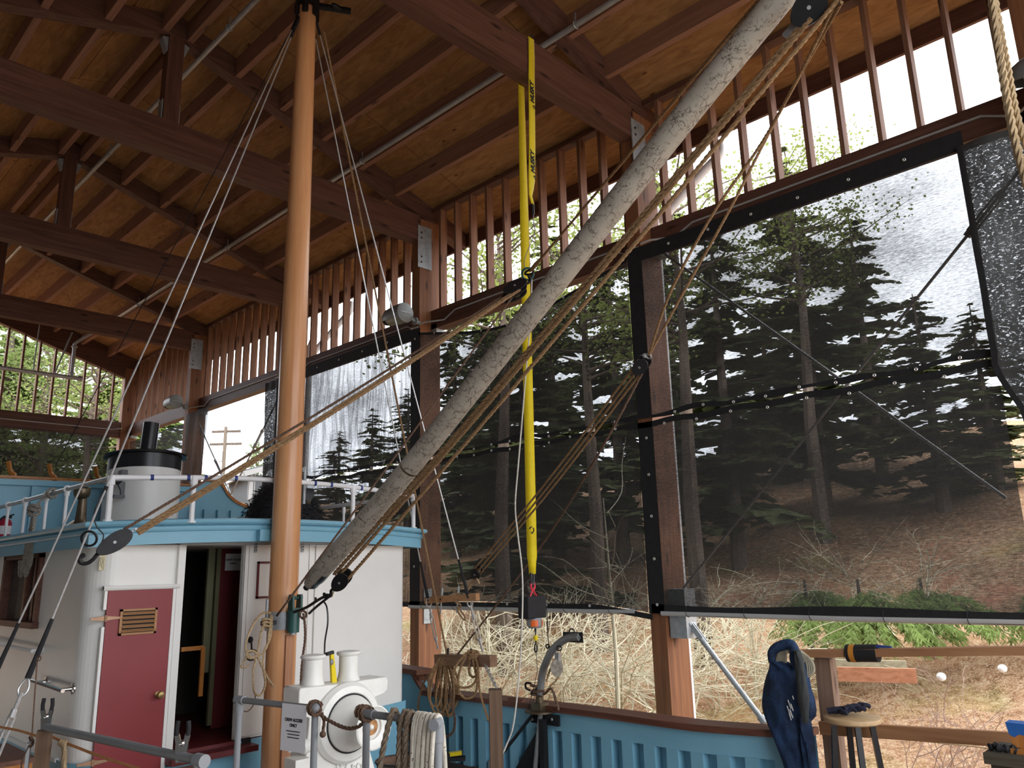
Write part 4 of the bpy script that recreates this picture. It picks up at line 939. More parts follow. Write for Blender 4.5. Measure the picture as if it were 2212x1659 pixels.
for x in [3.62+.17*i for i in range(10)]: MB().box(x-.045, x+.045, 9.455, 9.5, 2.0, 2.44).build('batten', M['blue'], bb, 0)
MB().box(5.30, 5.45, 9.42, 9.5, 2.0, 2.50).build('end_post', M['varnish'], bb, 0)
for pxk in (22, 110, 210):
    b0 = PY(pxk+9, 1040, 9.47); m = MB()
    q = [V((b0.x, 9.47, 2.69)), V((b0.x-.01, 9.47, 2.73)), V((b0.x-.05, 9.47, 2.77)), V((b0.x-.075, 9.47, 2.87))]
    m.tube(cat(q, 4), [.024]*13, 4); m.build('knee', M['varnish'], bb, 20)

# funnel -----------------------------------------------------------------------
fn = thing('funnel', 'white oval funnel with black top band and black stovepipe behind the roof railing', 'funnel', (3.09, 8.3, 2.04))
def oval(rx, ry, z, n=40, c=(3.09, 8.32)): return [V((c[0]+rx*cos(2*pi*k/n), c[1]+ry*sin(2*pi*k/n), z)) for k in range(n)]
def ovalt(m, secs):
    n = 40; vs = []
    for rx, ry, z, sl in secs: vs += [p+V((0, 0, sl*(p.y-8.32))) for p in oval(rx, ry, z)]
    fs = [(i*n+k, i*n+(k+1) % n, (i+1)*n+(k+1) % n, (i+1)*n+k) for i in range(len(secs)-1) for k in range(n)]; fs.append(tuple((len(secs)-1)*n+k for k in range(n))); m.add(vs, fs)
m = MB(); ovalt(m, [(.345, .36, 2.02, 0), (.345, .36, 2.72, -.05)]); m.build('body', M['white_paint'], fn, 40)
m = MB(); ovalt(m, [(.347, .362, 2.70, -.05), (.347, .362, 2.84, -.05), (.39, .41, 2.842, -.05), (.395, .415, 2.86, -.05), (.36, .38, 2.872, -.05), (.1, .1, 2.885, 0)]); m.build('top_band', M['black'], fn, 40)
MB().tube([(3.11, 8.35, 2.86), (3.13, 8.35, 3.22)], .078, 20).build('stovepipe', M['black'], fn)
MB().box(2.70, 2.76, 8.18, 8.3, 2.03, 2.40).build('side_box', M['white_paint'], fn, 0)
m = MB(); m.box(2.745, 2.80, 7.96, 8.06, 2.615, 2.665); q = [(2.70, 8.02, 2.555), (2.77, 8.0, 2.56), (2.80, 8.0, 2.55), (2.80, 8.0, 2.40), (2.77, 8.0, 2.41), (2.765, 8.0, 2.47), (2.74, 8.0, 2.52), (2.70, 8.0, 2.53)]
m.prism(q, (0, .03, 0)); m.box(2.70, 2.80, 7.98, 8.03, 2.395, 2.425); m.build('bracket', M['black'], fn, 0)

# bronze pedestal, extinguisher, fur heap ----------------------------------------
pd = thing('bronze_pedestal', 'dark bronze pedestal with a ball top on the deckhouse roof', 'pedestal', (2.2, 7.2, 2.06))
c = (2.19, 7.2)
MB().lathe([(0, 0), (.075, 0), (.07, .02), (.05, .05), (.042, .10), (.036, .2), (.032, .25), (0, .25)], (c[0], c[1], 2.05), n=20).build('stem', M['bronze'], pd)
MB().lathe([(0, .0), (.03, .005), (.058, .03), (.066, .06), (.064, .09), (.068, .095), (.062, .105), (0, .108)], (c[0]-.01, c[1], 2.29), n=20).build('ball_top', M['bronze'], pd)
m = MB(); m.prism([(c[0]-.12, c[1], 2.045), (c[0]+.10, c[1], 2.045), (c[0]+.09, c[1], 2.075), (c[0]+.02, c[1], 2.10), (c[0]-.02, c[1], 2.14), (c[0]-.11, c[1], 2.07)], (0, .05, 0)); m.build('base_flange', M['bronze'], pd, 20)
ex = thing('fire_extinguisher', 'small red fire extinguisher behind the railing stanchions', 'fire extinguisher', (2.06, 9.0, 2.05))
c = (2.06, 9.0)
MB().lathe([(0, 0), (.055, 0), (.06, .01), (.06, .17), (.045, .2), (.02, .215), (0, .215)], (c[0], c[1], 2.03), n=20).build('cylinder', plain('extinguisher_red', (.42, .02, .05), .35), ex)
MB().box(c[0]-.015, c[0]+.05, c[1]-.012, c[1]+.012, 2.245, 2.27).tube([(c[0], c[1], 2.26), (c[0]+.07, c[1], 2.285)], .007, 6).build('handle', M['black_matte'], ex)
MB().lathe([(.0605, .06), (.0608, .061), (.0608, .14), (.0605, .141)], (c[0], c[1], 2.03), n=20).build('label_band', M['white_pvc'], ex)
MB().tube(cat([(c[0]-.02, c[1]-.02, 2.26), (c[0]-.07, c[1]-.05, 2.2), (c[0]-.06, c[1]-.06, 2.08)], 6), .009, 7).build('hose', M['black_matte'], ex)
fu = thing('fur_heap', 'shaggy black fur heap on the deckhouse roof behind the mast', 'fur', (4.15, 7.3, 2.06))
m = MB(); rnd = random.Random(5); cc = V((4.17, 7.35, 2.02)); n = 26; k = 12; rows = []
def furp(u, v):
    a = 2*pi*u; b = pi/2*v; r_ = V((.42*cos(a)*cos(b), .30*sin(a)*cos(b), .56*sin(b)**.8)); w_ = 1+.05*sin(a*3+1)*cos(b)
    if cos(a) > 0: r_.z *= 1-.25*cos(a)*cos(b)
    return cc+r_*w_
m.grid([[furp(i/n, j/k) for i in range(n+1)] for j in range(k+1)]); fb = m.build('hide', M['black_matte'], fu, 60, False)
m = MB()
for i in range(1500):
    u, v = rnd.random(), rnd.random()**1.3; p = furp(u, v*.98); nrm = (p-cc).normalized(); d = (nrm*.7+V((rnd.uniform(-.4, .4), rnd.uniform(-.4, .4), rnd.uniform(-1.0, -.1)))).normalized(); L = rnd.uniform(.04, .10)
    s = d.orthogonal().normalized()*.006; m.add([p-s, p+s, p+d*L*.6+V((0, 0, -.01)), p+d*L+V((0, 0, -.03))], [(0, 1, 2), (0, 2, 3)])
m.build('hair', M['black_matte'], fu, 0, False)
tag(MB().box(4.02, 4.36, 6.80, 6.86, 2.05, 2.075).lathe([(0, 0), (.14, 0), (.13, .02), (.06, .035), (0, .035)], (4.08, 6.78, 2.06), n=20).build('metal_tray', M['steel']), 'dull metal tray under the front of the black fur heap', 'tray')
lm = thing('rail_lamp', 'small black hooded lamp clipped under the rail just right of the mast', 'lamp', (3.47, 5.62, 2.26))
p0 = PY(664, 1065, 5.75)
MB().prism([(p0.x-.02, 5.75, 2.33), (p0.x+.055, 5.75, 2.33), (p0.x+.062, 5.75, 2.27), (p0.x+.03, 5.75, 2.215), (p0.x-.01, 5.75, 2.23)], (0, .09, 0)).build('hood', M['black'], lm, 30)
MB().tube([(p0.x-.03, 5.75, 2.5), (p0.x-.03, 5.75, 2.2)], .014, 8).ring((p0.x-.028, 5.75, 2.48), (0, 1, 0), .022, .008).build('stem', M['steel'], lm)
MB().ring((p0.x+.012, 5.74, 2.215), (0, 1, 0), .012, .003, 10, 5).build('ring', M['brass'], lm)
MB().box(PY(594, 1052, 5.9).x, PY(600, 1052, 5.9).x+.06, 5.9, 5.92, PY(594, 1060, 5.9).z, PY(594, 1048, 5.9).z).build('strap', M['dark_red'], lm, 0)
# hank of grey rope on the side rail
hk = thing('rope_hank', 'grey braided rope hank hanging from the side rail of the deckhouse roof', 'rope', (1.86, 7.0, 2.3))
gr = M['rope_grey']; yb_ = 7.04
m = MB()
for i in range(8):
    o = (i-3.5)*.012; a = .25*sin(i*2.3)
    m.rope([(1.80+.01*(i % 3), yb_+o*.5, 2.16), (1.795+.012*(i % 2), yb_+o+.01, 2.05), (1.80, yb_+o*2.2+.02, 1.93), (1.805, yb_+o*3+.06+.03*a, 1.78-.03*(i % 4)), (1.80, yb_+o*3+.10, 1.74-.03*(i % 3)), (1.80, yb_+o*3+.12, 1.80)], .0105, n=4, smooth=5)
m.build('hanging_loops', gr, hk)
m = MB()
for z, rr_, k in ((2.21, .045, 0), (2.185, .05, 1), (2.15, .045, 2)):
    m.rope([V((1.80+rr_*.8*cos(a), yb_+rr_*sin(a)*1.1, z+.012*sin(a*2+k))) for a in [2*pi*i/12 for i in range(13)]], .013, n=4, smooth=3)
m.build('wrapped_turns', gr, hk)
m = MB()
for k in range(3): m.rope([V((1.90+.034*cos(a), yb_-.06+.014*k+.01*a/6, 2.315+.034*sin(a))) for a in [2*pi*i/10 for i in range(11)]], .012, n=4, smooth=3)
m.rope([(1.88, yb_-.04, 2.30), (1.83, yb_-.01, 2.25), (1.80, yb_, 2.20)], .011, n=4); m.build('rail_hitch', gr, hk)
# ------------------------------------------------------------------ mast, boom and rigging
MC = V((3.10, 5.46, 0))
mt_ = thing('mast', 'orange varnished wooden mast in front of the deckhouse', 'mast', (3.10, 5.46, -.03))
MB().tube([MC+V((0, 0, z)) for z in (-.03, 1.5, 3.2, 4.6, 6.0, 7.1)], [.109, .107, .101, .094, .083, .074], 32).build('spar', M['mast'], mt_)
MB().box(3.068, 3.128, 5.335, 5.362, -.03, PY(620, 1372, 5.34).z).build('face_plank', M['plank'], mt_, 0)
zb0, zb1 = PY(600, 1361, 5.38).z, PY(600, 1322, 5.38).z
bd = MB().tube([MC+V((0, 0, zb0)), MC+V((0, 0, zb1))], .1145, 32).build('mast_band', M['steel'], mt_)
gp = PY(634, 1342, 5.29)
gb = MB().tube([V((gp.x, gp.y, PY(634, 1366, 5.29).z)), V((gp.x, gp.y, PY(634, 1318, 5.29).z))], .043, 20).box(gp.x-.02, gp.x+.02, gp.y, 5.38, zb0, zb1).build('gooseneck_barrel', M['green'], mt_)
MB().tube([V((gp.x, gp.y, PY(634, 1371, 5.29).z)), V((gp.x, gp.y, PY(634, 1364, 5.29).z))], .024, 14).build('pin_end', M['steel'], gb)
fk = PY(638, 1302, 5.28); z0, z1 = PY(636, 1318, 5.28).z, PY(640, 1284, 5.28).z
m = MB()
for s in (-1, 1): m.prism([(fk.x+s*.033-.008, fk.y-.035, z0+.01), (fk.x+s*.033-.008, fk.y+.035, z0+.01), (fk.x+s*.033-.008, fk.y+.025, z1), (fk.x+s*.033-.008, fk.y-.03, z1)], (.016, 0, 0))
m.box(fk.x-.04, fk.x+.04, fk.y-.036, fk.y+.036, z0, z0+.016); m.cyl((fk.x-.055, fk.y, z1-.025), (fk.x+.055, fk.y, z1-.025), .012, 10); m.build('gooseneck_fork', M['green'], mt_, 30)
# masthead fitting
m = MB()
for a in range(6): m.box(MC.x+.09*cos(a)-.02, MC.x+.09*cos(a)+.02, MC.y+.09*sin(a)-.02, MC.y+.09*sin(a)+.02, 6.46, 6.56)
m.tube([MC+V((0, 0, 6.545)), MC+V((0, 0, 6.66))], .105, 24); m.tube([MC+V((0, 0, 6.60)), MC+V((.33, -.19, 6.60))], .03, 10); m.build('masthead_band', M['iron'], mt_)
MB().ball(PY(727, 14, 5.25), (.055, .02, .022)).build('masthead_sheave', M['black'], mt_)
bx = 3.05
bp = [PX(668, 1262, bx), PX(893, 1000, bx), PX(1408, 342, bx), PX(1682, 0, bx)]
tip = bp[3]+(bp[3]-bp[2]).normalized()*.30
bm_ = thing('boom', 'cream boom of crackled paint slanting up across the picture from the mast', 'boom', bp[0])
ctr = cat(bp+[tip], 8); rad = [.066]*len(ctr); rad[0] = .040; rad[1] = .060
MB().tube(ctr, rad, 32).build('spar', M['boom'], bm_)
d = (bp[1]-bp[0]).normalized(); dn = d.cross(V((1, 0, 0))).normalized(); dn = dn if dn.z < 0 else -dn
m = MB(); A = []; B = []
for i in range(15):
    p = bp[0]+d*(.03+.55*i/14); row = []
    for a in (-.75, -.35, .05, .4): row.append(p+(dn*cos(a)-V((1, 0, 0))*sin(a)*-1*-1)*(.0675 if i > 1 else .058))
    A.append(row)
m.grid(A); m.build('black_chafe_strip', M['black'], bm_, 60, False)
def spot_ring(f, c, r=.0672, wd_=.006):
    q = bp[1].lerp(bp[2], f); t = (bp[2]-bp[1]).normalized(); return MB().tube([q-t*wd_, q+t*wd_], r, 28, cap=False).build('scored_ring', c, bm_)
spot_ring(-.02, M['bronze']); spot_ring(.36, M['bronze'], .0667, .003); spot_ring(.385, M['bronze'], .0667, .002)
MB().tube([bp[0], bp[0]-d*.05], .022, 10).build('heel_eye', M['iron'], bm_)
tipP = PX(1748, 14, 3.05)

def block(name, lab, c, ax, L=.19, w=.075, th=.055, sheaves=1, mat='iron', face=None, group=None):
    """wooden/steel shell block: long axis ax, cheeks facing `face`"""
    ax = V(ax).normalized(); face = V(face) if face else (c-EYE); face = (face-ax*face.dot(ax)).normalized(); s = ax.cross(face); c = V(c)
    t = thing(name, lab, 'pulley block', c, group); ck = []
    for j in range(sheaves+1):
        o = face*((j-sheaves/2)*th/sheaves*1.0)
        poly = [c+o+ax*(L*.5*sin(a))+s*(w*.5*cos(a)*(1+.12*sin(a))) for a in [2*pi*i/20 for i in range(20)]]
        MB().prism([p-face*.006 for p in poly], face*.012).build('cheek', M[mat], t, 40)
    for j in range(sheaves):
        o = face*((j+.5-sheaves/2)*th/sheaves); MB().tube([c+o-face*(th/sheaves*.3), c+o+face*(th/sheaves*.3)], w*.40, 18).build('sheave', M['bronze'], t)
    MB().tube([c-face*th*.62, c+face*th*.62], .009, 8).build('pin', M['steel'], t)
    return t, ax, s, face
def hookmesh(c, ax, s, r=.035, w=.009):
    return MB().tube(cat([c, c+ax*.05, c+ax*.085+s*.02, c+ax*.115+s*.0, c+ax*.105-s*.035, c+ax*.07-s*.045], 6), [w]*31, 8)
# port shrouds ------------------------------------------------------------------
def shroud(lab, top, bot, serve0=.06, serve1=.1, r=.0062, tb=True, group=None):
    top, bot = V(top), V(bot); d = (bot-top).normalized(); L = (bot-top).length
    t = thing('shroud_wire', lab, 'rigging wire', bot)
    e = bot-d*(.42 if tb else .04)
    MB().tube([top, e-d*.07], r, 8).build('wire', M['wire'], t)
    MB().tube([top, top+d*serve0*L], r*1.9, 8).build('upper_serving', M['black_matte'], t)
    MB().tube([e-d*(.07+serve1*L), e-d*.07], [r*1.6, r*2.5], 8).build('lower_serving', M['black_matte'], t)
    if tb:
        s = d.cross(V((.5, .87, 0))).normalized()
        MB().tube(cat([e-d*.07, e-d*.04+s*.019, e-d*.005+s*.021, e+d*.02, e-d*.005-s*.021, e-d*.04-s*.019], 5, True), .006, 7, closed=True).build('thimble', M['wire'], t)
        m = MB(); m.tube([e, e+d*.10], .010, 8); m.tube([e+d*.08, e+d*.12], .017, 10); m.tube([e+d*.30, e+d*.34], .017, 10); m.tube([e+d*.33, e+d*.42], .010, 8)
        for q in (-1, 1): m.bar(e+d*.11+s*.013*q, e+d*.31+s*.013*q, .009, .009)
        m.build('turnbuckle', M['wire'], t)
    return t
pt = MC+V((-.07, .0, 6.44))
B_bot = PX(-34, 1694, 1.13); A_bot = PX(-118, 1690, 1.13)
shroud('bright wire shroud left of the mast, the one the iron block hook catches', pt, B_bot, .05, .05)
shroud('bright wire shroud left of the mast, farther of the port pair', pt+V((0, .03, .02)), A_bot, .03, .06)
tag(MB().tube([MC+V((-.06, .05, 6.46)), PY(120, 1006, 9.35)], .0045, 6).build('stay_wire', M['iron']), 'thin dark wire stay from the masthead to the upper blue bulwark', 'rigging wire')
# small lashing on the near port shroud
q = pt.lerp(B_bot, .745); dd = (B_bot-pt).normalized()
tag(MB().tube([q-dd*.012, q+dd*.012], .012, 10).tube(cat([q, q+V((-.03, -.01, -.06)), q+V((-.05, 0, -.15)), q+V((-.03, 0, -.22)), q+V((.012, 0, -.27)), q+V((-.005, 0, -.34))], 5), .0035, 6).build('wire_lashing', M['iron']), 'small dark wire lashing on the near port shroud', 'lashing')
# starboard shrouds
st_ = MC+V((.07, -.02, 6.42))
s1b, s2b = PX(946, 1402, 4.95), PX(1043, 1408, 4.95)
shroud('bright wire shroud right of the mast ending at the left end of the pin rail', st_+V((0, .03, 0)), s1b, .02, .06)
shroud('bright wire shroud right of the mast ending at the right end of the pin rail', st_+V((.0, -.03, 0)), s2b, .02, .06)
hb = PX(966, 1418, 4.94)
tag(MB().rope([MC+V((.13, -.08, 6.34)), hb], .0095).build('halyard', M['rope']), 'tan halyard rope right of the mast running down between the starboard wire shrouds', 'rope')
# guy tackle to port ---------------------------------------------------------------
hookP = PX(190, 1190, 1.52)
def on_line(a, b, px):
    best = None
    for i in range(400):
        q = V(a).lerp(V(b), i/399); e = q-EYE; x = 1106+FPX*e.dot(RT)/e.dot(FW)
        if best is None or abs(x-px) < best[0]: best = (abs(x-px), q)
    return best[1]
hookP = on_line(pt, B_bot, 188)
G = PY(1112, 628, 4.22)                     # double block
bl = PD(247, 1172, (hookP-EYE).dot(FW)*1.03)
axb = (G-bl).normalized()
t, ax, s, fc = block('pulley_block', 'black wooden block with an iron hook caught on the near port shroud', bl, axb, .21, .105, .07, 1)
MB().tube(cat([bl-ax*.08, bl-ax*.11-s*.006, bl-ax*.135-s*.016, bl-ax*.17-s*.018, bl-ax*.195+s*.0, bl-ax*.19+s*.028, bl-ax*.155+s*.034], 6), [.011]*25+[.013]*11+[.004], 8).build('hook', M['iron'], t)
MB().bar(bl+ax*.08, bl+ax*.14, .012, .03, fc).cyl(bl+ax*.13-fc*.03, bl+ax*.13+fc*.03, .008, 8).build('becket', M['steel'], t)
tag(MB().ring(hookP+V((.015, 0, -.02)), (.6, .7, .3), .042, .007, 18, 7).build('shackle_ring', M['iron']), 'iron ring on the near port shroud holding the block hook', 'shackle')
axg = (G-bl).normalized()
t, ax2, s2, f2 = block('pulley_block', 'black double block hanging in front of the yellow strap, rope fed through both sides', G, axg, .26, .12, .095, 2, 'black', face=(.35, .6, -.7))
lk = PY(1140, 592, 4.2)
MB().tube(cat([G+ax2*.12, G+ax2*.19, lk], 4), .012, 8).build('swivel', M['iron'], t)
l2 = MB().ring(lk, (.5, .8, .2), .05, .010, 18, 7).build('shackle', M['green'], t)
s_ = s; o1 = f2*.024
lo0, lo1 = bl+ax*.13-s*.012, G-o1-s2*.03
for i, (a, b, lab, r, mt) in enumerate(((bl+ax*.08+s*.035, G+o1+s2*.045, 'thin upper fall of the guy tackle from the port shroud block to the double block', .0095, 'rope_dk'),
                                   (lo0, lo1, 'thick lower fall of the guy tackle from the port shroud block to the double block', .0125, 'rope'),
                                   (lo0-s*.020, lo1-s2*.028-o1*.5, 'tan fall twisted against the thick lower fall of the guy tackle', .0125, 'rope'))):
    tag(MB().rope([a, a.lerp(b, .5)+V((0, 0, -.025)), b], r).build('tackle_rope', M[mt]), lab, 'rope')
gpin = PY(598, 1330, 5.33)
tag(MB().rope([G-s2*.03-f2*.02, G.lerp(gpin, .5)+V((0, 0, -.02)), PX(642, 1271, 2.93), gpin], .0085).build('hauling_rope', M['rope_dk']), 'brown hauling rope running beside the boom from the double block to the mast band', 'rope')
tipL = PX(1640, 0, 3.03)
dirT = (tipL-lk).normalized()
pr = thing('pendant_rope', 'tan pendant rope with a spliced eye rising left of the boom', 'rope', lk)
MB().rope([lk+dirT*.06, tipL+dirT*.25], .0105).build('rope', M['rope'], pr)
MB().tube([lk+dirT*.09, lk+dirT*.2, lk+dirT*.36], [.017, .019, .010], 8).build('splice', M['rope'], pr)
th = V((.3, .5, -.8)).cross(dirT).normalized()
MB().tube(cat([lk+dirT*.10, lk+dirT*.05+th*.03, lk-dirT*.005+th*.02, lk-dirT*.005-th*.02, lk+dirT*.05-th*.03], 5, True), .009, 7, closed=True).build('thimble', M['iron'], pr)
# cargo tackle under the boom
lb = PX(738, 1253, 3.02); ub = PX(1746, 18, 3.02); axc = (ub-lb).normalized()
t, ax3, s3, f3 = block('pulley_block', 'dark block with a hook lashed to the gooseneck, below the boom', lb, axc, .17, .10, .06, 1)
MB().tube(cat([lb-ax3*.08, lb-ax3*.13+s3*.01, lb-ax3*.17-s3*.01, lb-ax3*.21+s3*.015, lb-ax3*.19+s3*.035], 5), .010, 8).build('hook', M['iron'], t)
MB().tube([lb-ax3*.10, lb-ax3*.17-s3*.02], .005, 6).build('seizing', M['rope_lt'], t)
t, ax4, s4, f4 = block('pulley_block', 'round black block at the top under the boom tip', ub, axc, .17, .13, .06, 1, 'black')
MB().bar(ub-ax4*.08, ub-ax4*.14, .02, .03).build('becket', M['steel'], t)
for i, (pa, pb, lab, r) in enumerate((((722, 1240), (1738, 48), 'thick tan fall of the cargo tackle under the boom, upper strand', .0145), ((735, 1240), (1752, 40), 'tan fall of the cargo tackle twisted beside the upper strand under the boom', .013), ((752, 1250), (1808, 2), 'tan fall of the cargo tackle farthest below the boom', .0115))):
    a, b = PX(*pa, 3.02), PX(*pb, 3.02)
    pts = [a, a.lerp(b, .33)+V((0, 0, -.02)), a.lerp(b, .66)+V((0, 0, -.02)), b]
    tag(MB().rope(pts, r).build('tackle_rope', M['rope']), lab, 'rope')
m = MB(); e0 = lb-ax3*.17; e1 = PX(662, 1312, 3.04)
m.tube(cat([e0, e0.lerp(e1, .4)+V((0, 0, .008)), e1, PX(636, 1322, 3.06)], 6), .0105, 8).tube(cat([e0+V((0, 0, -.01)), e0.lerp(e1, .5)+V((0, 0, -.03)), PX(668, 1325, 3.08)], 6), .009, 8)
m.ball(e0.lerp(e1, .12), .02, 10, 6).tube([e0.lerp(e1, .6)+V((.0, 0, .0)), e0.lerp(e1, .6)+V((.0, 0, .035))], .008, 6); tag(m.build('gooseneck_lashing', M['iron']), 'black wrapped lashing between the cargo block hook and the gooseneck', 'lashing')
tag(MB().tube(cat([PX(698, 1298, 3.0), PX(706, 1312, 3.0), PX(708, 1345, 3.0), PX(702, 1385, 3.0), PX(701, 1420, 3.0)], 6), .0055, 8).build('power_cable', M['black']), 'black cable hanging from the lashing down to the windlass', 'cable')
# starboard guy
sb = PX(1030, 1236, 4.86); mbk = PD(1386, 788, 4.9)
axs = (mbk-sb).normalized()
t, ax5, s5, f5 = block('pulley_block', 'round dark block low in front of the shade cloth, hooked to the starboard shrouds', sb, axs, .12, .10, .06, 1)
MB().tube(cat([sb-ax5*.06, sb-ax5*.09, PX(1008, 1252, 4.86)], 5), .008, 7).build('hook', M['iron'], t)
MB().tube([sb+V((.0, 0, -.05)), sb+V((.02, -.01, -.10))], [.010, .006], 8).build('rope_end', M['rope_lt'], t)
t, ax6, s6, f6 = block('pulley_block', 'black block halfway up the starboard guy, in front of the stout post', mbk, axs, .14, .085, .06, 1, 'black')
MB().ring(mbk+ax6*.085, f6, .016, .006).ball(mbk+ax6*.07+s6*.02, .016, 8, 6).build('becket', M['steel'], t)
up1, up2 = PX(1809, 0, 3.02), PX(1818, 4, 3.02)
for a, lab in ((up1, 'tan rope of the starboard guy rising to the boom tip, upper of two'), (up2, 'tan rope of the starboard guy rising to the boom tip, lower of two')):
    b = mbk+ax6*.09; mid = PD(1540, 462, 4.25) if a is up1 else PD(1575, 455, 4.25)
    tag(MB().rope([b, PD(1448 if a is up1 else 1476, 632, 4.55), mid, PD(1660 if a is up1 else 1690, 285 if a is up1 else 232, 3.95), a], .0088).build('guy_rope', M['rope']), lab, 'rope')
for k, (o, lab) in enumerate(((-.035, 'leftmost tan fall of the starboard guy tackle in front of the shade cloth'), (.0, 'middle tan fall of the starboard guy tackle in front of the shade cloth'), (.032, 'rightmost tan fall of the starboard guy tackle in front of the shade cloth'))):
    a, b = sb-s5*o+ax5*.03, mbk-s6*o*.8+ax6*.0
    tag(MB().rope([a, a.lerp(b, .5)+V((0, 0, -.03)), b], .0085).build('tackle_rope', M['rope']), lab, 'rope')
tag(MB().rope([mbk-ax6*.05-s6*.035, PD(1290, 985, 5.3), PX(1165, 1185, 4.9), PX(985, 1418, 4.93)], .009).build('hauling_rope', M['rope_dk']), 'brown hauling rope running from the halfway block across the strap to the pin rail', 'rope')
tag(MB().rope([sb-ax5*.05-s5*.03, PX(1014, 1268, 4.88), PX(1003, 1296, 4.82)], .008).build('hauling_rope', M['rope']), 'short tan rope from the low block to the upper wooden bar', 'rope')
tag(MB().rope([PX(2140, -20, 2.2), PX(2160, 120, 2.2), PX(2185, 270, 2.2), PX(2225, 420, 2.2)], .011).rope([PX(2146, -20, 2.22), PX(2172, 120, 2.22), PX(2200, 260, 2.22), PX(2250, 400, 2.22)], .009).build('hanging_rope', M['rope_lt']), 'pale doubled rope hanging at the far right edge', 'rope')

# wooden bars and belaying pins on the starboard shrouds -----------------------------
def pinbar(name, lab, a, b, w, h, mat, pins, holes=()):
    a, b = V(a), V(b); t = thing(name, lab, 'wooden bar', a.lerp(b, .5))
    MB().bar(a, b, w, h).build('bar', mat, t, 0)
    for f, mt in pins:
        p = a.lerp(b, f); MB().lathe([(0, -.13), (.007, -.125), (.009, 0), (.012, .012), (.010, .03), (.012, .085), (.009, .1), (0, .105)], p, (.06, -.05, 1), 12).build('belaying_pin', mt, t)
    for f in holes:
        p = a.lerp(b, f); n = (b-a).cross(V((0, 0, 1))).normalized(); n = n if n.dot(EYE-p) > 0 else -n
        MB().tube([p+n*(w/2-.001), p+n*(w/2+.004)], .010, 10).build('bolt', M['iron'], t)
    return t
u0, u1 = PX(921, 1297, 4.84), PX(1032, 1289, 4.80)
pinbar('sheer_pole', 'light wooden bar across the starboard shrouds above the coiled ropes', u0, u1, .045, .058, M['slatlt'], ((.31, M['steel']), (.63, M['steel'])), (.07, .33, .86))
l0, l1 = PX(946, 1425, 4.94), PX(1066, 1428, 4.92)
pinbar('pin_rail', 'thick brown wooden pin rail holding the coiled ropes', l0, l1, .085, .095, M['plankbr'], ((.18, M['iron']), (.6, M['iron'])), ())
def coil(name, lab, pts_top, loops, r, mat, seed=0, turns=True, cat_='rope coil'):
    """hank of hanging loops: loops = (dx, drop, half width)"""
    rnd = random.Random(seed); P = V(pts_top); t = thing(name, lab, cat_, P); h = V((RT.x, RT.y, 0)).normalized(); d = V((FW.x, FW.y, 0)).normalized(); m = MB()
    for i, (dx, drop, hw) in enumerate(loops):
        z = -.015*rnd.random(); dd = d*((i % 4)*.017-.03)
        m.rope([P+dd*.4+h*(dx*.3-.012), P+dd+h*(dx-hw*.7)+V((0, 0, -drop*.35)), P+dd+h*(dx-hw)+V((0, 0, -drop*.75)), P+dd+h*(dx-hw*.5)+V((0, 0, -drop*.97)), P+dd+h*dx+V((0, 0, -drop)), P+dd+h*(dx+hw*.6)+V((0, 0, -drop*.95)), P+dd+h*(dx+hw)+V((0, 0, -drop*.72)), P+dd+h*(dx+hw*.75)+V((0, 0, -drop*.35)), P+dd*.4+h*(dx*.3+.015)], r, n=4, smooth=4)
    m.build('loops', mat, t)
    if turns:
        m = MB()
        for k in range(3): m.rope([P+h*(.045*cos(a))+d*(.045*sin(a))+V((0, 0, -.02-.02*k+.012*sin(a+k))) for a in [2*pi*i/12 for i in range(13)]], r, n=4, smooth=3)
        m.build('turns', mat, t)
    return t
cp = PX(957, 1422, 4.90)
coil('rope_coil', 'large hank of brown manila rope at the left end of the pin rail', cp, [(-.04, .46, .075), (.0, .48, .065), (.03, .44, .06), (.05, .50, .05), (-.07, .40, .06), (.08, .42, .06), (.04, .47, .08), (-.02, .43, .055), (.06, .48, .04)], .0115, M['rope'], 1)
m = MB(); m.rope([cp+V((-.06, .06, -.1)), PX(915, 1475, 4.9), PX(903, 1525, 4.9), PX(915, 1565, 4.9), PX(940, 1590, 4.9)], .011, n=4, smooth=4)
tag(m.build('rope_bight', M['rope']), 'loose bight of brown rope left of the large rope hank', 'rope')
m = MB(); m.rope([cp+V((.05, -.03, -.2)), PX(978, 1530, 4.86), PX(983, 1555, 4.86), PX(978, 1582, 4.86), PX(958, 1594, 4.84), PX(940, 1598, 4.84)], .012, n=4, smooth=4)
tag(m.build('rope_bight', M['rope_dk']), 'thick dark bight of rope at the lower right of the large rope hank', 'rope')
cp2 = PX(1022, 1405, 4.88)
coil('rope_coil', 'open loops of brown manila rope over the right pin of the pin rail', cp2, [(-.07, .30, .10), (-.05, .39, .085), (.0, .22, .04)], .0115, M['rope'], 4)
m = MB(); m.rope([cp2, PX(1032, 1440, 4.86), PX(1036, 1490, 4.86), PX(1042, 1515, 4.86), PX(1056, 1558, 4.86)], .0105, n=4, smooth=4)
tag(m.build('rope_tail', M['rope']), 'brown rope tail hanging from the pin rail to the wooden post stub', 'rope')
m = MB(); c3 = PX(989, 1290, 4.78)
m.rope([c3+V((-.03, .03, .05)), c3+V((.0, -.03, .02)), c3+V((.03, .02, -.01)), c3+V((-.03, 0, -.04)), c3+V((.02, -.02, -.07)), c3+V((.0, 0, -.12)), c3+V((.05, -.03, -.2)), c3+V((.04, -.03, -.15)), c3+V((-.01, 0, -.08))], .0085, n=4, smooth=5)
tag(m.build('rope_knot', M['rope']), 'small knotted rope on the upper wooden bar', 'rope')
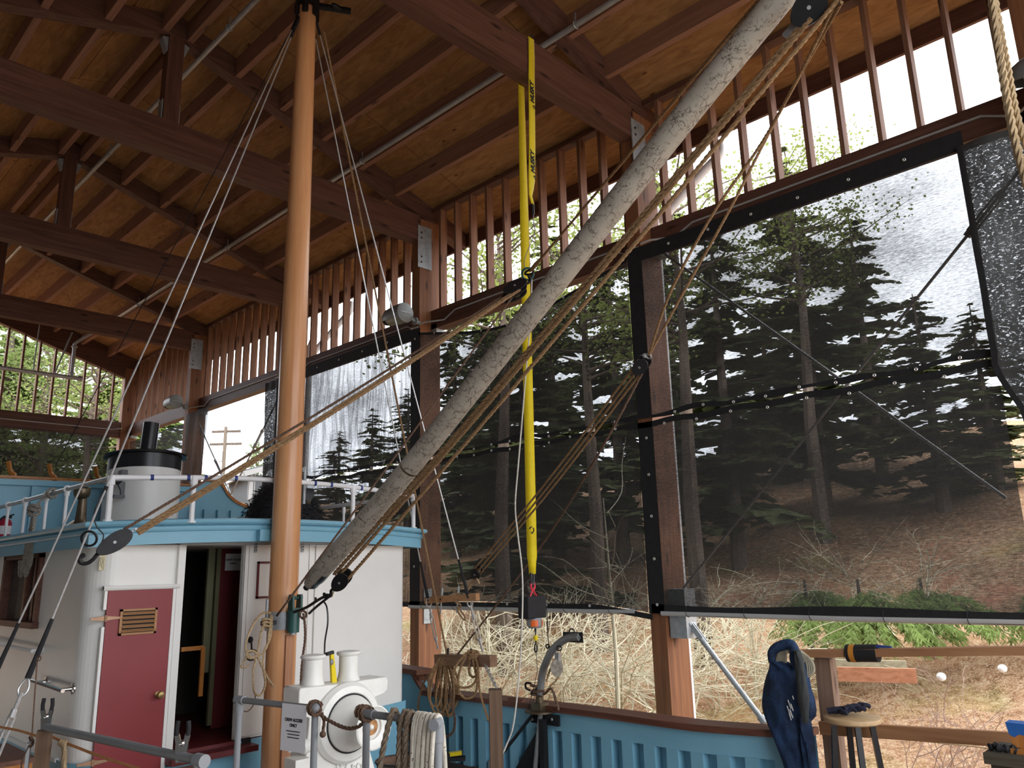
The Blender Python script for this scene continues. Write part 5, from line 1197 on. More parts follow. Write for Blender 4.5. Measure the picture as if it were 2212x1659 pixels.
# coils on the mast band pins
pp = PY(577, 1310, 5.36)
cl = thing('belaying_pin', 'steel pin on the left of the mast band holding rope turns', 'belaying pin', pp)
MB().lathe([(0, -.17), (.010, -.165), (.011, .0), (.011, .05), (0, .055)], pp, (0, 0, 1), 12).build('pin', M['steel'], cl)
MB().box(pp.x-.03, pp.x+.07, pp.y-.02, pp.y+.03, pp.z-.13, pp.z-.10).build('bracket', M['iron'], cl, 0)
m = MB()
def pyr(*L, y=5.30): return [PY(a, b, y) for a, b in L]
m.rope(pyr((585, 1325), (566, 1325), (545, 1352), (532, 1388), (532, 1408), (542, 1420)), .0085, n=4, smooth=5)
m.rope(pyr((586, 1328), (582, 1360), (577, 1395), (566, 1412), (550, 1420)), .0085, n=4, smooth=5)
m.rope(pyr((572, 1345), (563, 1370), (558, 1400), (557, 1418), (566, 1440), (580, 1468), (592, 1484)), .0085, n=4, smooth=5)
m.rope(pyr((588, 1330), (583, 1380), (571, 1405), (568, 1440), (573, 1475), (566, 1498), (556, 1502), (548, 1490), (547, 1450), (552, 1426), (545, 1420)), .0085, n=4, smooth=5)
m.rope([PY(576+10*cos(a), 1335+4*sin(a)+1.2*a, 5.31+.02*sin(a)) for a in [pi*i/6 for i in range(37)]], .008, n=4, smooth=2)
m.rope(pyr((536, 1412), (530, 1425), (520, 1440), (528, 1442), (538, 1436)), .007, n=4, smooth=4)
m.rope([PY(543+11*cos(a), 1414+8*sin(a), 5.29) for a in [2*pi*i/12 for i in range(13)]], .0085, n=4, smooth=3)
tag(m.build('rope_coil', M['rope_lt']), 'pale manila rope coiled on the pin at the left of the mast', 'rope coil')
hk2 = PY(547, 1390, 5.6); t = thing('cabin_hook', 'black iron hook hanging on the white panel left of the mast', 'hook', hk2)
MB().ball(PY(541, 1382, 5.76), (.02, .02, .025)).build('eye', M['iron'], t); MB().tube([PY(543, 1386, 5.70), PY(544, 1408, 5.62)], .007, 8).ring(PY(544, 1415, 5.6), (.3, 1, .4), .036, .010, 16, 6).build('hook', M['iron'], t)
m = MB(); m.tube(cat(pyr((551, 1497), (551, 1512), (545, 1527), (534, 1537), (522, 1535), y=5.5), 5), .004, 6)
tag(m.build('thin_cord', M['rope_dk']), 'thin dark cord looping down to the grey rail left of the mast', 'cord')
m = MB(); m.rope(pyr((655, 1325), (658, 1345), (659, 1380), (654, 1420), (651, 1450), (650, 1484), y=5.22), .0095, n=5, smooth=5)
m.rope([PY(655+7*cos(a), 1328+8*sin(a), 5.24) for a in [2*pi*i/10 for i in range(13)]], .009, n=4, smooth=3)
tag(m.build('rope_tail', M['rope_dk']), 'brown rope hanging right of the mast behind the windlass', 'rope')

# yellow lifting strap over the beam, with the electric hoist ------------------------------
yel = plain('yellow_webbing', (.72, .55, .0), .65, 0, .06, 30)
sp_ = thing('lifting_strap', 'long yellow webbing strap looped over the tie beam', 'strap', (4.8, 4.4, 6.5))
SF, SB, xs0 = YK[1]-.09, YK[1]+.10, 4.80
w = .041
pe = PY(1151, 448, SF-.01)
rows = []
for z, xc, ww, yy in ((6.505, xs0, w, SB-.0), (6.508, xs0, w, SF-.004), (6.30, 4.795, w, SF-.006), (6.10, 4.785, w, SF-.006), (5.4, 4.76, w, SF-.008), (5.02, 4.735, w, SF-.01), (4.93, 4.722, .032, SF-.01), (4.86, 4.712, .02, SF-.01), (4.78, pe.x, .018, SF-.01)):
    rows.append([V((xc-ww, yy, z)), V((xc-ww*.3, yy-.003*(z < 5), z)), V((xc+ww*.3, yy-.003*(z < 5), z)), V((xc+ww, yy, z))])
m = MB(); m.grid(rows)
lb0, lb1 = PY(1125, 165, SB+.006), PY(1150, 1240, SB+.006)
xa, xb = lb0.x, lb1.x
wx = V((1, 0, 0)); wr = V((RT.x, RT.y, 0)).normalized()
rows = [[V((xs0-w, SB-.002, 6.505)), V((xs0+w, SB-.002, 6.505))], [V((xs0+.04-w, SB+.004, 6.30)), V((xs0+.04+w, SB+.004, 6.30))], [V((xa-w, SB+.006, 6.1)), V((xa+w, SB+.006, 6.1))]]
zl = lb1.z
for z, ww, f in ((5.4, w, .25), (4.6, w, .6), (3.6, w, 1), (2.2, w*1.03, 1), (zl+.14, w, 1), (zl+.09, .033, 1), (zl, .028, 1)):
    xc = xa+(xb-xa)*(6.1-z)/(6.1-zl); dw = wx.lerp(wr, f).normalized()*ww; c = V((xc, SB+.006, z)); rows.append([c-dw, c+dw])
m.grid(rows); sb_ = m.build('webbing', yel, sp_, 30, False)
md = sb_.modifiers.new('thick', 'SOLIDIFY'); md.thickness = .004
m = MB()
for s in (-1, 1):
    m.tube([V((pe.x+.009*s, SF-.012, 4.79)), V((pe.x+.007*s, SF-.012, 4.68))], .007, 8)
    m.tube([V((xb+.015*s, SB+.006, zl+.01)), V((xb+.013*s, SB+.006, zl-.05)), V((xb+.006*s, SB+.006, zl-.085))], .010, 8)
m.build('black_loop_end', M['black'], sp_)
ink = M['black_matte']
for py in (200, 350):
    c = PY(1152, py, SF-.022); xx = 4.79 if py == 200 else 4.765
    lettering('HUSKY', .068, ink, (xx-.014, SF-.0185, c.z), (0, 0, 1), (-1, 0, 0), sp_, shear=.25, bold=.003)
def emblem(x, y, z, s, ny):
    m = MB()
    for poly in ([(-.5, .3), (.1, .5), (.55, .25), (.15, .25), (.2, -.05), (-.1, .1), (-.25, -.1), (-.2, .2)], [(.05, .2), (.5, .3), (.45, -.35), (.1, -.6), (-.15, -.25), (.05, -.2), (.12, -.42), (.32, -.25), (.33, .1)]):
        m.prism([V((x+a*s, y, z+b*s)) for a, b in poly], (0, ny, 0))
    m.build('emblem', ink, sp_, 0)
emblem(4.79, SF-.0180, PY(1152, 232, SF-.01).z, .034, -.0012); emblem(4.765, SF-.0180, PY(1150, 382, SF-.01).z, .032, -.0012); emblem(4.795, SF-.0180, PY(1152, 80, SF-.01).z, .034, -.0012)
m = MB(); cE = PY(1148, 1145, SB+.006)-V((FW.x, FW.y, 0)).normalized()*.004
for poly in ([(-.5, .1), (-.2, .55), (.3, .6), (.0, .42), (-.22, .15)], [(.1, .45), (.45, .3), (.5, -.1), (.2, -.6), (-.05, -.6), (-.15, -.2), (.0, -.25), (.05, -.45), (.3, -.1), (.28, .2)]):
    m.prism([cE+wr*(p_[0]*.05)+V((0, 0, p_[1]*.05)) for p_ in poly], V((-FW.x, -FW.y, 0)).normalized()*.0012)
m.build('emblem', ink, sp_, 0)
yel.node_tree.nodes['Principled BSDF'].inputs['Sheen Weight'].default_value = .2
m = MB(); a = V((pe.x, SF-.012, 4.69)); m.tube(cat([a, a+V((.0, 0, -.10)), a+V((.005, -.01, -.11)), a+V((0, 0, -.2)), lk+V((.02, .05, .15)), lk+V((0, .02, .02))], 5), .004, 6).ball(a+V((0, 0, -.105)), .012, 8, 6).tube(cat([a, a+V((.01, 0, -.3)), lk+V((.03, .02, .05))], 5), .003, 6)
tag(m.build('thin_cord', M['rope_grey']), 'thin grey cord from the short strap end to the double block', 'cord')
hz = zl-.085
ho = thing('electric_hoist', 'black and orange electric hoist hanging from the long yellow strap', 'hoist', (xb, SB, hz-.2))
red = plain('red_hook_paint', (.65, .02, .05), .35)
yc = SB+.006
MB().tube(cat([(xb-.018, yc, hz+.01), (xb-.022, yc, hz-.02), (xb, yc, hz-.045), (xb+.022, yc, hz-.02), (xb+.02, yc, hz+.015)], 5), .008, 8).tube([(xb, yc, hz-.04), (xb-.04, yc, hz-.10)], .007, 8).tube([(xb, yc, hz-.04), (xb+.045, yc, hz-.095)], .007, 8).build('top_hook', red, ho)
bx0 = PY(1131, 1300, yc).x; bx1 = PY(1171, 1300, yc).x; bz1 = PY(1150, 1288, yc).z; bz0 = PY(1150, 1336, yc).z
b = MB().box(bx0, bx1, yc-.05, yc+.07, bz0, bz1).build('case', M['black_matte'], ho, 0)
mdv = b.modifiers.new('bev', 'BEVEL'); mdv.width = .012; mdv.segments = 3
oz1, oz0 = bz0, PY(1155, 1356, yc).z; cx = (bx0+bx1)/2+.012
MB().lathe([(0, oz0-.0), (.05, oz0), (.062, oz0+.015), (.064, oz1-.02), (.058, oz1+.004), (0, oz1+.004)], (cx, yc, 0), n=20).build('grey_drum', plain('grey_plastic', (.25, .25, .25), .5), ho)
m = MB()
for a0 in (-2.85, -1.30, 1.2): m.grid([[V((cx+.0655*cos(a0+.9*i/6), yc+.0655*sin(a0+.9*i/6), z)) for i in range(7)] for z in (oz0+.012, oz1-.012)])
m.build('orange_panel', plain('orange_plastic', (.75, .13, .02), .4), ho, 60, False)
bz = PY(1157, 1378, yc).z; hx = PY(1157, 1378, yc).x
m = MB(); m.tube([(hx, yc, oz0), (hx, yc, bz+.02)], .005, 6).tube([(hx, yc, oz0-.005), (hx, yc, oz0-.03)], .008, 8); m.build('lift_cable', M['iron'], ho)
MB().lathe([(0, -.022), (.016, -.02), (.02, 0), (.016, .02), (0, .022)], (hx, yc, bz), n=14).build('yellow_stop_ball', yel, ho)
MB().tube(cat([(hx, yc, bz-.02), (hx, yc, bz-.04), (hx-.013, yc, bz-.06), (hx-.014, yc, bz-.09), (hx, yc, bz-.11), (hx+.013, yc, bz-.09), (hx+.012, yc, bz-.055)], 6), .006, 8).build('load_hook', M['iron'], ho)
m = MB(); e = PY(1185, 1395, yc)
m.tube(cat([(bx1-.01, yc-.03, bz1-.03), (bx1+.02, yc-.03, bz1-.09), (bx1+.025, yc-.03, bz0-.02), e], 6), .003, 6).tube(cat([(bx1, yc-.02, bz1-.06), (bx1+.035, yc-.02, bz1-.12), (bx1+.03, yc-.02, bz0-.06), e], 6), .003, 6).tube(cat([e, PY(1178, 1420, yc), PY(1165, 1480, 4.6), PY(1148, 1520, 4.7)], 6), .0025, 6).tube([(hx, yc, bz-.11), PY(1161, 1450, yc), PY(1142, 1530, 4.7)], .0025, 6); m.build('control_cable', M['black'], ho)
m = MB(); q = [PY(1140, 760, 4.35), PY(1130, 880, 4.35), PY(1119, 1010, 4.35), PY(1113, 1090, 4.35), PY(1118, 1150, 4.35), PY(1128, 1238, 4.35), PY(1128, 1340, 4.35), PY(1122, 1450, 4.4), PY(1110, 1560, 4.45), PY(1096, 1605, 4.5), PY(1078, 1645, 4.5)]
m.tube(cat([PY(1149, 600, 4.3), PY(1146, 690, 4.33)]+q, 6), .0062, 8); tag(m.build('white_line', M['rope_white']), 'pale smooth line hanging left of the yellow strap down to the bulwark', 'line')
# ------------------------------------------------------------------ windlass and foredeck
wl = thing('windlass', 'white cast windlass with two bollards and a round drum, in front of the mast', 'windlass', (2.8, 4.3, -.03))
wm = plain('white_windlass_enamel', (.82, .81, .76), .3, 0, .06, 9)
WF = 4.20
cx, cz = PY(748, 1560, WF).x, PY(748, 1560, WF).z
m = MB()
poly = [(2.51, .865), (2.51, .995), (2.52, 1.008), (2.62, 1.005), (2.80, 1.0), (2.95, 1.003), (3.12, 1.005), (3.135, .985), (3.13, .925), (3.10, .905), (2.99, .885), (2.97, .80), (2.985, .65), (3.06, .45), (3.10, -.03), (2.50, -.03), (2.56, .5), (2.585, .84)]
m.prism([(x, WF, z) for x, z in poly], (0, .18, 0)); b = m.build('body', wm, wl, 30)
md = b.modifiers.new('bev', 'BEVEL'); md.width = .018; md.segments = 3; md.limit_method = 'ANGLE'
MB().lathe([(0, 0), (.225, 0), (.225, .02), (.205, .045), (.17, .052), (.163, .045), (0, .045)], (cx, WF, cz), (0, -1, 0), 48).build('gear_cover', wm, wl)
MB().lathe([(.158, .0), (.164, .0), (.164, .004), (.158, .004)], (cx, WF-.045, cz), (0, -1, 0), 48).build('seam_ring', M['iron'], wl)
MB().lathe([(0, .0), (.155, .0), (.150, .02), (.105, .07), (.080, .11), (.072, .15), (.074, .17), (.10, .205), (.118, .215), (.120, .228), (.112, .232), (.095, .215), (.068, .208), (.066, .21), (.062, .195), (0, .192)], (cx, WF-.05, cz), (0, -1, 0), 48).build('drum', wm, wl)
MB().lathe([(0, 0), (.058, 0), (.056, .004), (0, .004)], (cx, WF-.244, cz), (0, -1, 0), 32).build('rusty_boss', plain('rust', (.40, .20, .08), .8, 0, .5, 40), wl)
MB().ring((cx, WF-.249, cz), (0, 1, 0), .05, .006, 30, 6).ball((cx, WF-.25, cz), .016, 10, 6).build('boss_ring', wm, wl)
for x in (2.655, 2.905):
    MB().lathe([(0, .98), (.085, .98), (.072, 1.0), (.062, 1.03), (.058, 1.06), (.058, 1.145), (.070, 1.150), (.076, 1.160), (.070, 1.170), (.03, 1.176), (0, 1.177)], (x, WF+.10, 0), (0, 0, 1), 32).build('bollard', wm, wl)
emb = MB().ring((PY(737, 1652, WF-.0).x, WF-.012, PY(737, 1652, WF).z), (0, 1, 0), .034, .004, 24, 6).build('maker_ring', wm, wl)
lettering('C', .035, wm, (PY(737, 1652, WF).x, WF-.008, PY(737, 1652, WF).z), (1, 0, 0), (0, 0, 1), wl, depth=.004, bold=.001)
lettering('ROY', .055, wm, (PY(775, 1656, WF).x, WF-.008, PY(775, 1656, WF).z), (1, 0, 0), (0, 0, 1), wl, depth=.004, bold=.001)
m = MB(); a = PY(652, 1614, WF+.02); m.tube([a+V((-.0, 0, 0)), a+V((.05, 0, .004))], .04, 20); m.tube([a+V((-.075, -.0, .0)), a], .011, 10).ball(a+V((-.075, 0, 0)), .016, 10, 6); m.build('pawl_shaft', wm, wl)
a = PY(655, 1650, WF-.03); MB().box(a.x-.06, a.x+.035, a.y-.02, a.y+.1, -.03, PY(655, 1638, WF-.03).z).build('switch_box', wm, wl, 0)
tool = thing('spirit_level', 'yellow tool standing between the two windlass bollards', 'tool', (2.78, 4.3, 1.0))
a = PY(721, 1475, 4.3); c = PY(716, 1412, 4.3)
MB().bar(a, c, .02, .034, (1, 0, 0), .02, .02).build('body', yel, tool, 0); MB().bar(c+V((-.035, 0, .0)), c+V((.012, 0, .008)), .022, .018).build('end_cap', M['iron'], tool, 0)
MB().ball(PY(717, 1430, 4.283), (.012, .006, .018), 10, 6).build('vial', M['lampgrey'], tool)

# davit on the bulwark ----------------------------------------------------------------
dv = thing('davit', 'grey curved pipe davit with a rope block on a black plate at the bulwark', 'davit', (4.95, 4.6, .55))
def d_(px, py, x=4.95): return PX(px, py, x)
arm = cat([d_(1167, 1500), d_(1170, 1465), d_(1176, 1440), d_(1190, 1410), d_(1208, 1390), d_(1228, 1378), d_(1252, 1376, 4.95)], 6)
MB().tube(arm, .031, 16).build('arm', M['lampgrey'], dv)
e = d_(1240, 1378); al = (arm[-1]-arm[-6]).normalized()
m = MB(); m.bar(e-al*.11+V((0, 0, .012)), e+al*.09, .012, .078); m.build('end_plate', M['iron'], dv, 0)
MB().ring(e+al*.05+V((-.008, 0, .0)), (1, .0, 0), .017, .004, 14, 6).build('plate_hole', M['trimw'], dv)
MB().ring(e-al*.02+V((0, 0, .05)), (1, .3, 0), .02, .006, 16, 6).ring(d_(1208, 1400, 4.93), (1, .3, 0), .019, .006, 16, 6).ring(d_(1183, 1396, 4.96), (1, .3, 0), .015, .006, 16, 6).build('lifting_eye', M['iron'], dv)
m = MB(); b0 = d_(1166, 1522); m.box(b0.x-.05, b0.x+.05, b0.y-.05, b0.y+.05, b0.z-.04, b0.z+.015).tube([b0+V((0, 0, 0)), b0+V((0, 0, .06))], .032, 14); m.build('socket', M['bronze'], dv)
pl_ = d_(1168, 1535); m = MB(); m.lathe([(0, 0), (.13, 0), (.13, .012), (0, .014)], (pl_.x, pl_.y, pl_.z-.01), n=28); m.build('round_plate', M['bronze'], dv)
m = MB(); a, c = d_(1146, 1538, 4.97), d_(1206, 1570, 4.97); m.box(4.972, 4.995, c.y, a.y, c.z, a.z); ap = m.build('apron_plate', M['iron'], dv, 0)
for px in (1150, 1192): q = d_(px, 1554, 4.965); MB().ball(q, (.008, .012, .012), 10, 6).build('bolt', M['steel'], ap)
m = MB(); top = V((pl_.x, pl_.y, pl_.z-.01))
m.prism([top+V((.01, -.02, -.1)), top+V((.01, .02, -.1)), V((4.96, 4.97, -.03)), V((4.96, 4.62, -.03))], (.02, 0, 0)); m.build('gusset', M['iron'], dv, 0)
MB().tube([top+V((-.0, 0, 0)), V((4.93, 4.68, -.03))], .02, 10).build('leg', M['lampgrey'], dv)
MB().bar(top+V((0, -.02, -.05)), V((4.95, 4.58, -.03)), .05, .05).build('leg', M['iron'], dv, 0)
MB().bar(top+V((0, .08, -.02)), d_(1088, 1625, 4.90), .03, .018).build('leg', M['iron'], dv, 0)
m = MB(); q = d_(1163, 1485); m.rope([q+V((-.045, .05, .02)), q+V((0, -.05, .0)), q+V((.04, .03, -.01)), q+V((-.05, .03, -.03)), q+V((-.02, -.06, -.02)), q+V((.045, 0, -.03)), q+V((-.04, .05, -.05)), q+V((0, -.05, -.05)), d_(1190, 1487), d_(1200, 1510), d_(1207, 1535)], .0115, n=4, smooth=5)
tag(m.build('rope_lashing', M['rope_dk']), 'dark rope lashing around the foot of the davit arm', 'rope')
MB().tube(cat([q+V((-.03, .05, .03)), q+V((-.04, .10, .03)), q+V((-.03, .11, -.01)), q+V((-.0, .09, -.03))], 5), .009, 8).build('tie_horn', M['iron'], dv)
bk = d_(1203, 1443, 4.92)
t, ax7, s7, f7 = block('pulley_block', 'worn pale block hanging from the davit eye', bk, (0, .05, 1), .13, .10, .045, 1, 'wornblk', face=(-.75, -.6, 0))
MB().bar(bk+V((0, -.01, .04)), bk+V((0, -.015, .115)), .04, .03).build('strap', M['steel'], t, 0)
m = MB(); m.rope([d_(1180, 1472, 4.93), d_(1187, 1450, 4.92), d_(1195, 1432, 4.92)], .009, n=4); m.rope([d_(1212, 1450, 4.92), d_(1203, 1468, 4.92), d_(1186, 1484, 4.92)], .008, n=4)
tag(m.build('rope_fall', M['rope_lt']), 'pale rope running through the davit block', 'rope')
# wooden post stub with chain ------------------------------------------------------------
ps = thing('post_stub', 'weathered wooden post stub with a chain eye in front of the bulwark', 'post', (4.33, 4.46, -.03))
b = MB().bar((4.32, 4.47, -.03), (4.315, 4.465, .77), .095, .12, (.65, .75, 0)).build('post', M['plankbr_z'], ps, 0)
chn = thing('chain', 'short steel chain from the pin rail to the wooden post stub', 'chain', PX(1062, 1488, 4.36))
a, c = PX(1048, 1436, 4.85), V((4.33, 4.47, .78)); n = 11
for i in range(n):
    p = a.lerp(c, (i+.5)/n); dd = (c-a).normalized(); s = dd.orthogonal().normalized(); s = s if i % 2 else dd.cross(s); L = (c-a).length/n*.72
    MB().tube([p+dd*(L*cos(u))+s*(.012*sin(u)) for u in [2*pi*k/12 for k in range(12)]], .0042, 6, closed=True).build('link', M['wire'], chn)
# tools on deck
dt = thing('deck_tool', 'yellow and black tool lying on the deck by the bulwark', 'tool', PZ(980, 1640, -.02))
p = PX(980, 1640, 4.8); hh = V((RT.x, RT.y, 0)).normalized()
MB().bar(p-hh*.04+V((0, 0, .04)), p+hh*.07+V((0, 0, .05)), .05, .03).build('yellow_grip', yel, dt, 0); MB().bar(p-hh*.10+V((0, 0, .03)), p-hh*.03+V((0, 0, .035)), .06, .04).bar(p-hh*.04+V((0, 0, .005)), p+hh*.10+V((0, 0, .005)), .08, .03).build('black_body', M['black_matte'], dt, 0)
tag(MB().bar(PX(924, 1640, 4.8), PX(944, 1640, 4.8), .05, .06).build('yellow_box', yel, None, 0), 'small yellow box on the deck behind the white braided rope', 'box')
cr_ = thing('wire_basket', 'dark wicker basket on deck below the brown rope coil', 'basket', (3.6, 4.3, .3))
c = PX(862, 1662, 3.2); MB().lathe([(0, -.12), (.11, -.12), (.14, .05), (.145, .055), (.13, .05), (.10, -.1), (0, -.1)], c, n=20).build('basket', M['rope_dk'], cr_)
MB().ring(c+V((0, 0, .05)), (0, 0, 1), .142, .008, 24, 6).build('rim', M['iron'], cr_)

# gangway rails ------------------------------------------------------------------------
pvc = plain('grey_pipe_rail', (.20, .205, .215), .45, 0, .08, 12); pvl = plain('grey_pipe_fitting', (.26, .275, .29), .45, 0, .06, 12)
def gp_(px, py): return PZ(px, py, 1.0)
R0, R1, R2, R3 = gp_(518, 1512), gp_(681, 1530), gp_(792, 1542), gp_(946, 1562)
hr = thing('gangway_rail', 'grey pipe handrail with a paper sign, in front of the mast', 'railing', (R0.x, R0.y, 0))
MB().tube([R0, R1], .0155, 14).build('handrail', pvc, hr)
for p in (R0, R1): MB().tube([V((p.x, p.y, -.03)), p], .0165, 14).build('upright', pvl, hr)
ti = (R1-R0).normalized()
MB().tube([R0-ti*.03, R0+ti*.035], .022, 14).tube([R0-V((0, 0, .06)), R0], .022, 14).build('tee', pvl, hr); MB().ball(R1, .024, 14, 8).build('end_cap', pvc, hr)
hr2 = thing('gangway_rail', 'grey pipe handrail draped with coiled ropes, in front of the windlass', 'railing', (R2.x, R2.y, 0))
MB().tube([R2, R3], .0165, 14).build('handrail', pvc, hr2)
for p, r in ((R2, .0165), (R3, .019)): MB().tube([V((p.x, p.y, -.03)), p], r, 14).build('upright', pvl, hr2)
ti = (R3-R2).normalized(); si = ti.cross(V((0, 0, 1)))
MB().tube([R3-ti*.06, R3+ti*.01], .026, 16).tube([R3-V((0, 0, .075)), R3], .026, 16).tube([R3, R3+si*.05+ti*.02], .024, 16).build('corner_elbow', pvl, hr2); MB().tube([R2-ti*.02, R2+ti*.05], .022, 14).build('tee', pvc, hr2)
a, c = R0.lerp(R1, .62), R0.lerp(R1, .93); sg = thing('paper_sign', 'white paper sign reading crew access only, hung on the grey handrail', 'sign', a)
off = V((-.95, -.18, 0)).normalized()*.019; hgt = .205
tl, tr = a+off, c+off; dnv = V((-.02, -.02, -1)).normalized()*hgt; m = MB()
m.prism([tl+V((0, 0, .012)), tr+V((0, 0, .012)), tr+dnv+V((0, .0, 0)), tl+dnv], off.normalized()*-.0012); m.build('sheet', plain('copier_paper', (.80, .80, .84), .8, 0, .02), sg, 0)
rgt = (tr-tl).normalized(); mid = (tl+tr)/2; wS = (tr-tl).length; up_ = -dnv.normalized(); o2 = off.normalized()*.0012
for tx, k in (('CREW ACCESS', .30), ('ONLY', .42)): lettering(tx, wS*.108, M['black_matte'], mid+dnv*k+o2, rgt, up_, sg, bold=.0009, depth=.0003)
for k, wv in ((.55, .56), (.62, .44), (.69, .44)):
    m = MB(); rn = random.Random(int(k*100)); x = -wv/2
    while x < wv/2: q = rn.uniform(.02, .05); m.bar(mid+dnv*k+o2+rgt*wS*x, mid+dnv*k+o2+rgt*wS*(x+q), .0004, .0045, up_); x += q+.006
    m.build('text_line', M['black_matte'], sg, 0)
m = MB(); m.rope([R1+V((0, 0, -.01)), R1.lerp(R2, .25)+V((0, 0, -.045)), R1.lerp(R2, .6)+V((0, 0, -.072)), R1.lerp(R2, .85)+V((0, 0, -.06)), R2+V((0, 0, -.02))], .0095, n=5)
for P_, k in ((R1, 4), (R2, 5)):
    m.rope([P_+V((.026*cos(a_), .03*sin(a_)*1.0+.004*a_-.02, .028*sin(a_*1.0+.5))) for a_ in [2*pi*i/8 for i in range(8*k//2+1)]], .0095, n=4, smooth=3)
m.rope([R1+V((.02, -.03, -.02)), R1+V((.02, -.05, -.06)), R1+V((.015, -.05, -.10))], .008, n=4).ball(R1+V((.015, -.05, -.115)), .016, 8, 6)
tag(m.build('barrier_rope', M['rope_dk']), 'brown barrier rope tied between the two grey gangway handrails', 'rope')
def drape(name, lab, p, dirn, loops, r, mat, braid=False):
    t = thing(name, lab, 'rope coil', p); m = MB(); s = dirn.cross(V((0, 0, 1))).normalized()
    for i, (o, z1, z2, b1, b2) in enumerate(loops):
        c = p+dirn*o; h = r+.017
        pts = [c+s*(h+b1)+V((0, 0, -z1)), c+s*(h+b1*.6)+V((0, 0, -z1*.45)), c+s*h+V((0, 0, -.02)), c+V((0, 0, h+.003)), c-s*h+V((0, 0, -.02)), c-s*(h+b2*.6)+V((0, 0, -z2*.45)), c-s*(h+b2)+V((0, 0, -z2))]
        if braid: m.tube(cat(pts, 6), r, 8)
        else: m.rope(pts, r, n=5, smooth=5)
    m.build('loops', mat, t); return t
tl_ = drape('rope_coil', 'thick brown laid rope draped over the grey handrail, left of the white rope', R2.lerp(R3, .40), ti, [(0, .46, .42, .09, .03), (.075, .44, .46, .02, .02), (.11, .46, .40, .01, .03)], .0140, M['rope_br'])
m = MB(); c = R2.lerp(R3, .52)+V((-.02, -.02, -.24))
for k in range(3): m.rope([c+V((.05*cos(a_)-.0, .10*sin(a_), -.02*k+.02*cos(a_*2+k))) for a_ in [2*pi*i/12 for i in range(13)]], .008, n=4, smooth=3)
m.build('binding', M['rope_br'], tl_)
drape('rope_coil', 'white braided rope with dark flecks draped over the corner of the grey handrail', R2.lerp(R3, .80), ti, [(-.03+.024*i, .42, .44, .015+.006*(i % 3), .02+.01*(i % 2)) for i in range(6)]+[(-.02+.03*i, .43, .4, .03, .06) for i in range(3)], .0105, M['rope_fleck'], True)
# near gangway rail at the lower left
L0, L1 = gp_(98, 1571), gp_(432, 1643)
hl = thing('gangway_rail', 'grey pipe handrail on a wooden post at the lower left', 'railing', (L0.x, L0.y, 0))
MB().tube([L0, L1], .0165, 14).build('handrail', pvc, hl); tl2 = (L1-L0).normalized()
MB().tube([L1-tl2*.02, L1+tl2*.03], .024, 14).tube([L1, L1-V((0, 0, .06))], .022, 14).build('elbow', pvl, hl); MB().tube([V((L1.x, L1.y, -.03)), L1], .0165, 12).build('upright', pvl, hl)
MB().bar(V((L0.x, L0.y, -.03)), V((L0.x, L0.y, L0.z-.012)), .06, .05, (.4, 1, 0)).build('wooden_post', M['plankbr_z'], hl, 0)
MB().bar(V((L0.x-.05, L0.y+.03, -.03)), V((L0.x-.05, L0.y+.03, L0.z-.06)), .014, .045, (.4, 1, 0)).build('steel_flat', M['steel'], hl, 0)
MB().box(L1.x-.06, L1.x+.04, L1.y+.02, L1.y+.14, -.03, L1.z-.04).build('wooden_block', M['cap'], hl, 0)
def clamp(lab, p, tilt=0):
    t = thing('spring_clamp', lab, 'clamp', p); h = V((RT.x, RT.y, 0)).normalized()
    m = MB(); h2 = MB()
    for s in (-1, 1):
        m.bar(p+h*(.006*s)+V((0, 0, -.03)), p+h*(.012*s)+V((0, 0, .03)), .010, .022, h); m.bar(p+h*(.012*s)+V((0, 0, .03)), p+h*(.020*s)+V((0, 0, .065)), .008, .018, h)
        h2.tube([p+h*(.020*s)+V((0, 0, .062)), p+h*(.022*s)+V((0, 0, .085)), p+h*(.019*s)+V((0, 0, .112))], .0085, 8)
    m.ball(p+V((0, 0, .035)), .012, 10, 6); m.build('jaws', M['chrome'], t, 30); h2.build('grip', M['black_matte'], t)
clamp('steel spring clamp with black grips on the wooden post at the lower left', L0+V((.0, 0, .01)))
clamp('steel spring clamp with black grips near the elbow of the lower left handrail', L0.lerp(L1, .90)+V((0, 0, .01)))
oc = M['rope_or'] = ropemat('orange_cord', (.42, .17, .07), (.60, .30, .14))
def g9(px, py, z=.93): return PZ(px, py, z)
m = MB(); pc = [g9(-20, 1567), g9(40, 1578), g9(88, 1592), g9(112, 1592), g9(140, 1604), g9(220, 1635), g9(310, 1664)]
m.tube(cat(pc, 6), .006, 8).tube(cat([g9(86, 1590), g9(96, 1586), g9(112, 1590), g9(104, 1597), g9(90, 1594)], 4), .005, 6); tag(m.build('orange_cord', oc), 'orange cord strung across the lower left in front of the handrail', 'cord')
m = MB(); m.rope([g9(136, 1604), g9(139, 1625), g9(138, 1650), g9(140, 1690)], .0105, n=5); m.rope([g9(128, 1604)+V((0, 0, .0)), g9(136, 1612), g9(143, 1604), g9(134, 1600), g9(128, 1608)], .008, n=4, smooth=4)
tag(m.build('hanging_rope', M['rope_lt']), 'pale frayed rope end hanging from the orange cord at the lower left', 'rope')
m = MB(); m.rope([g9(66, 1592), g9(70, 1605), g9(64, 1612), g9(70, 1600)], .009, n=4, smooth=4); m.tube(cat([g9(66, 1604), g9(58, 1620), g9(48, 1645), g9(45, 1670)], 5), .003, 6)
tag(m.build('rope_knot', M['rope_dk']), 'dark knotted cord on the orange cord left of the wooden post', 'rope')
m = MB(); m.tube([PX(80, 1430, 1.25), PX(69, 1590, 1.25)], .0035, 6); m.ring(PX(84, 1422, 1.26), (1, .5, 0), .012, .003, 12, 5)
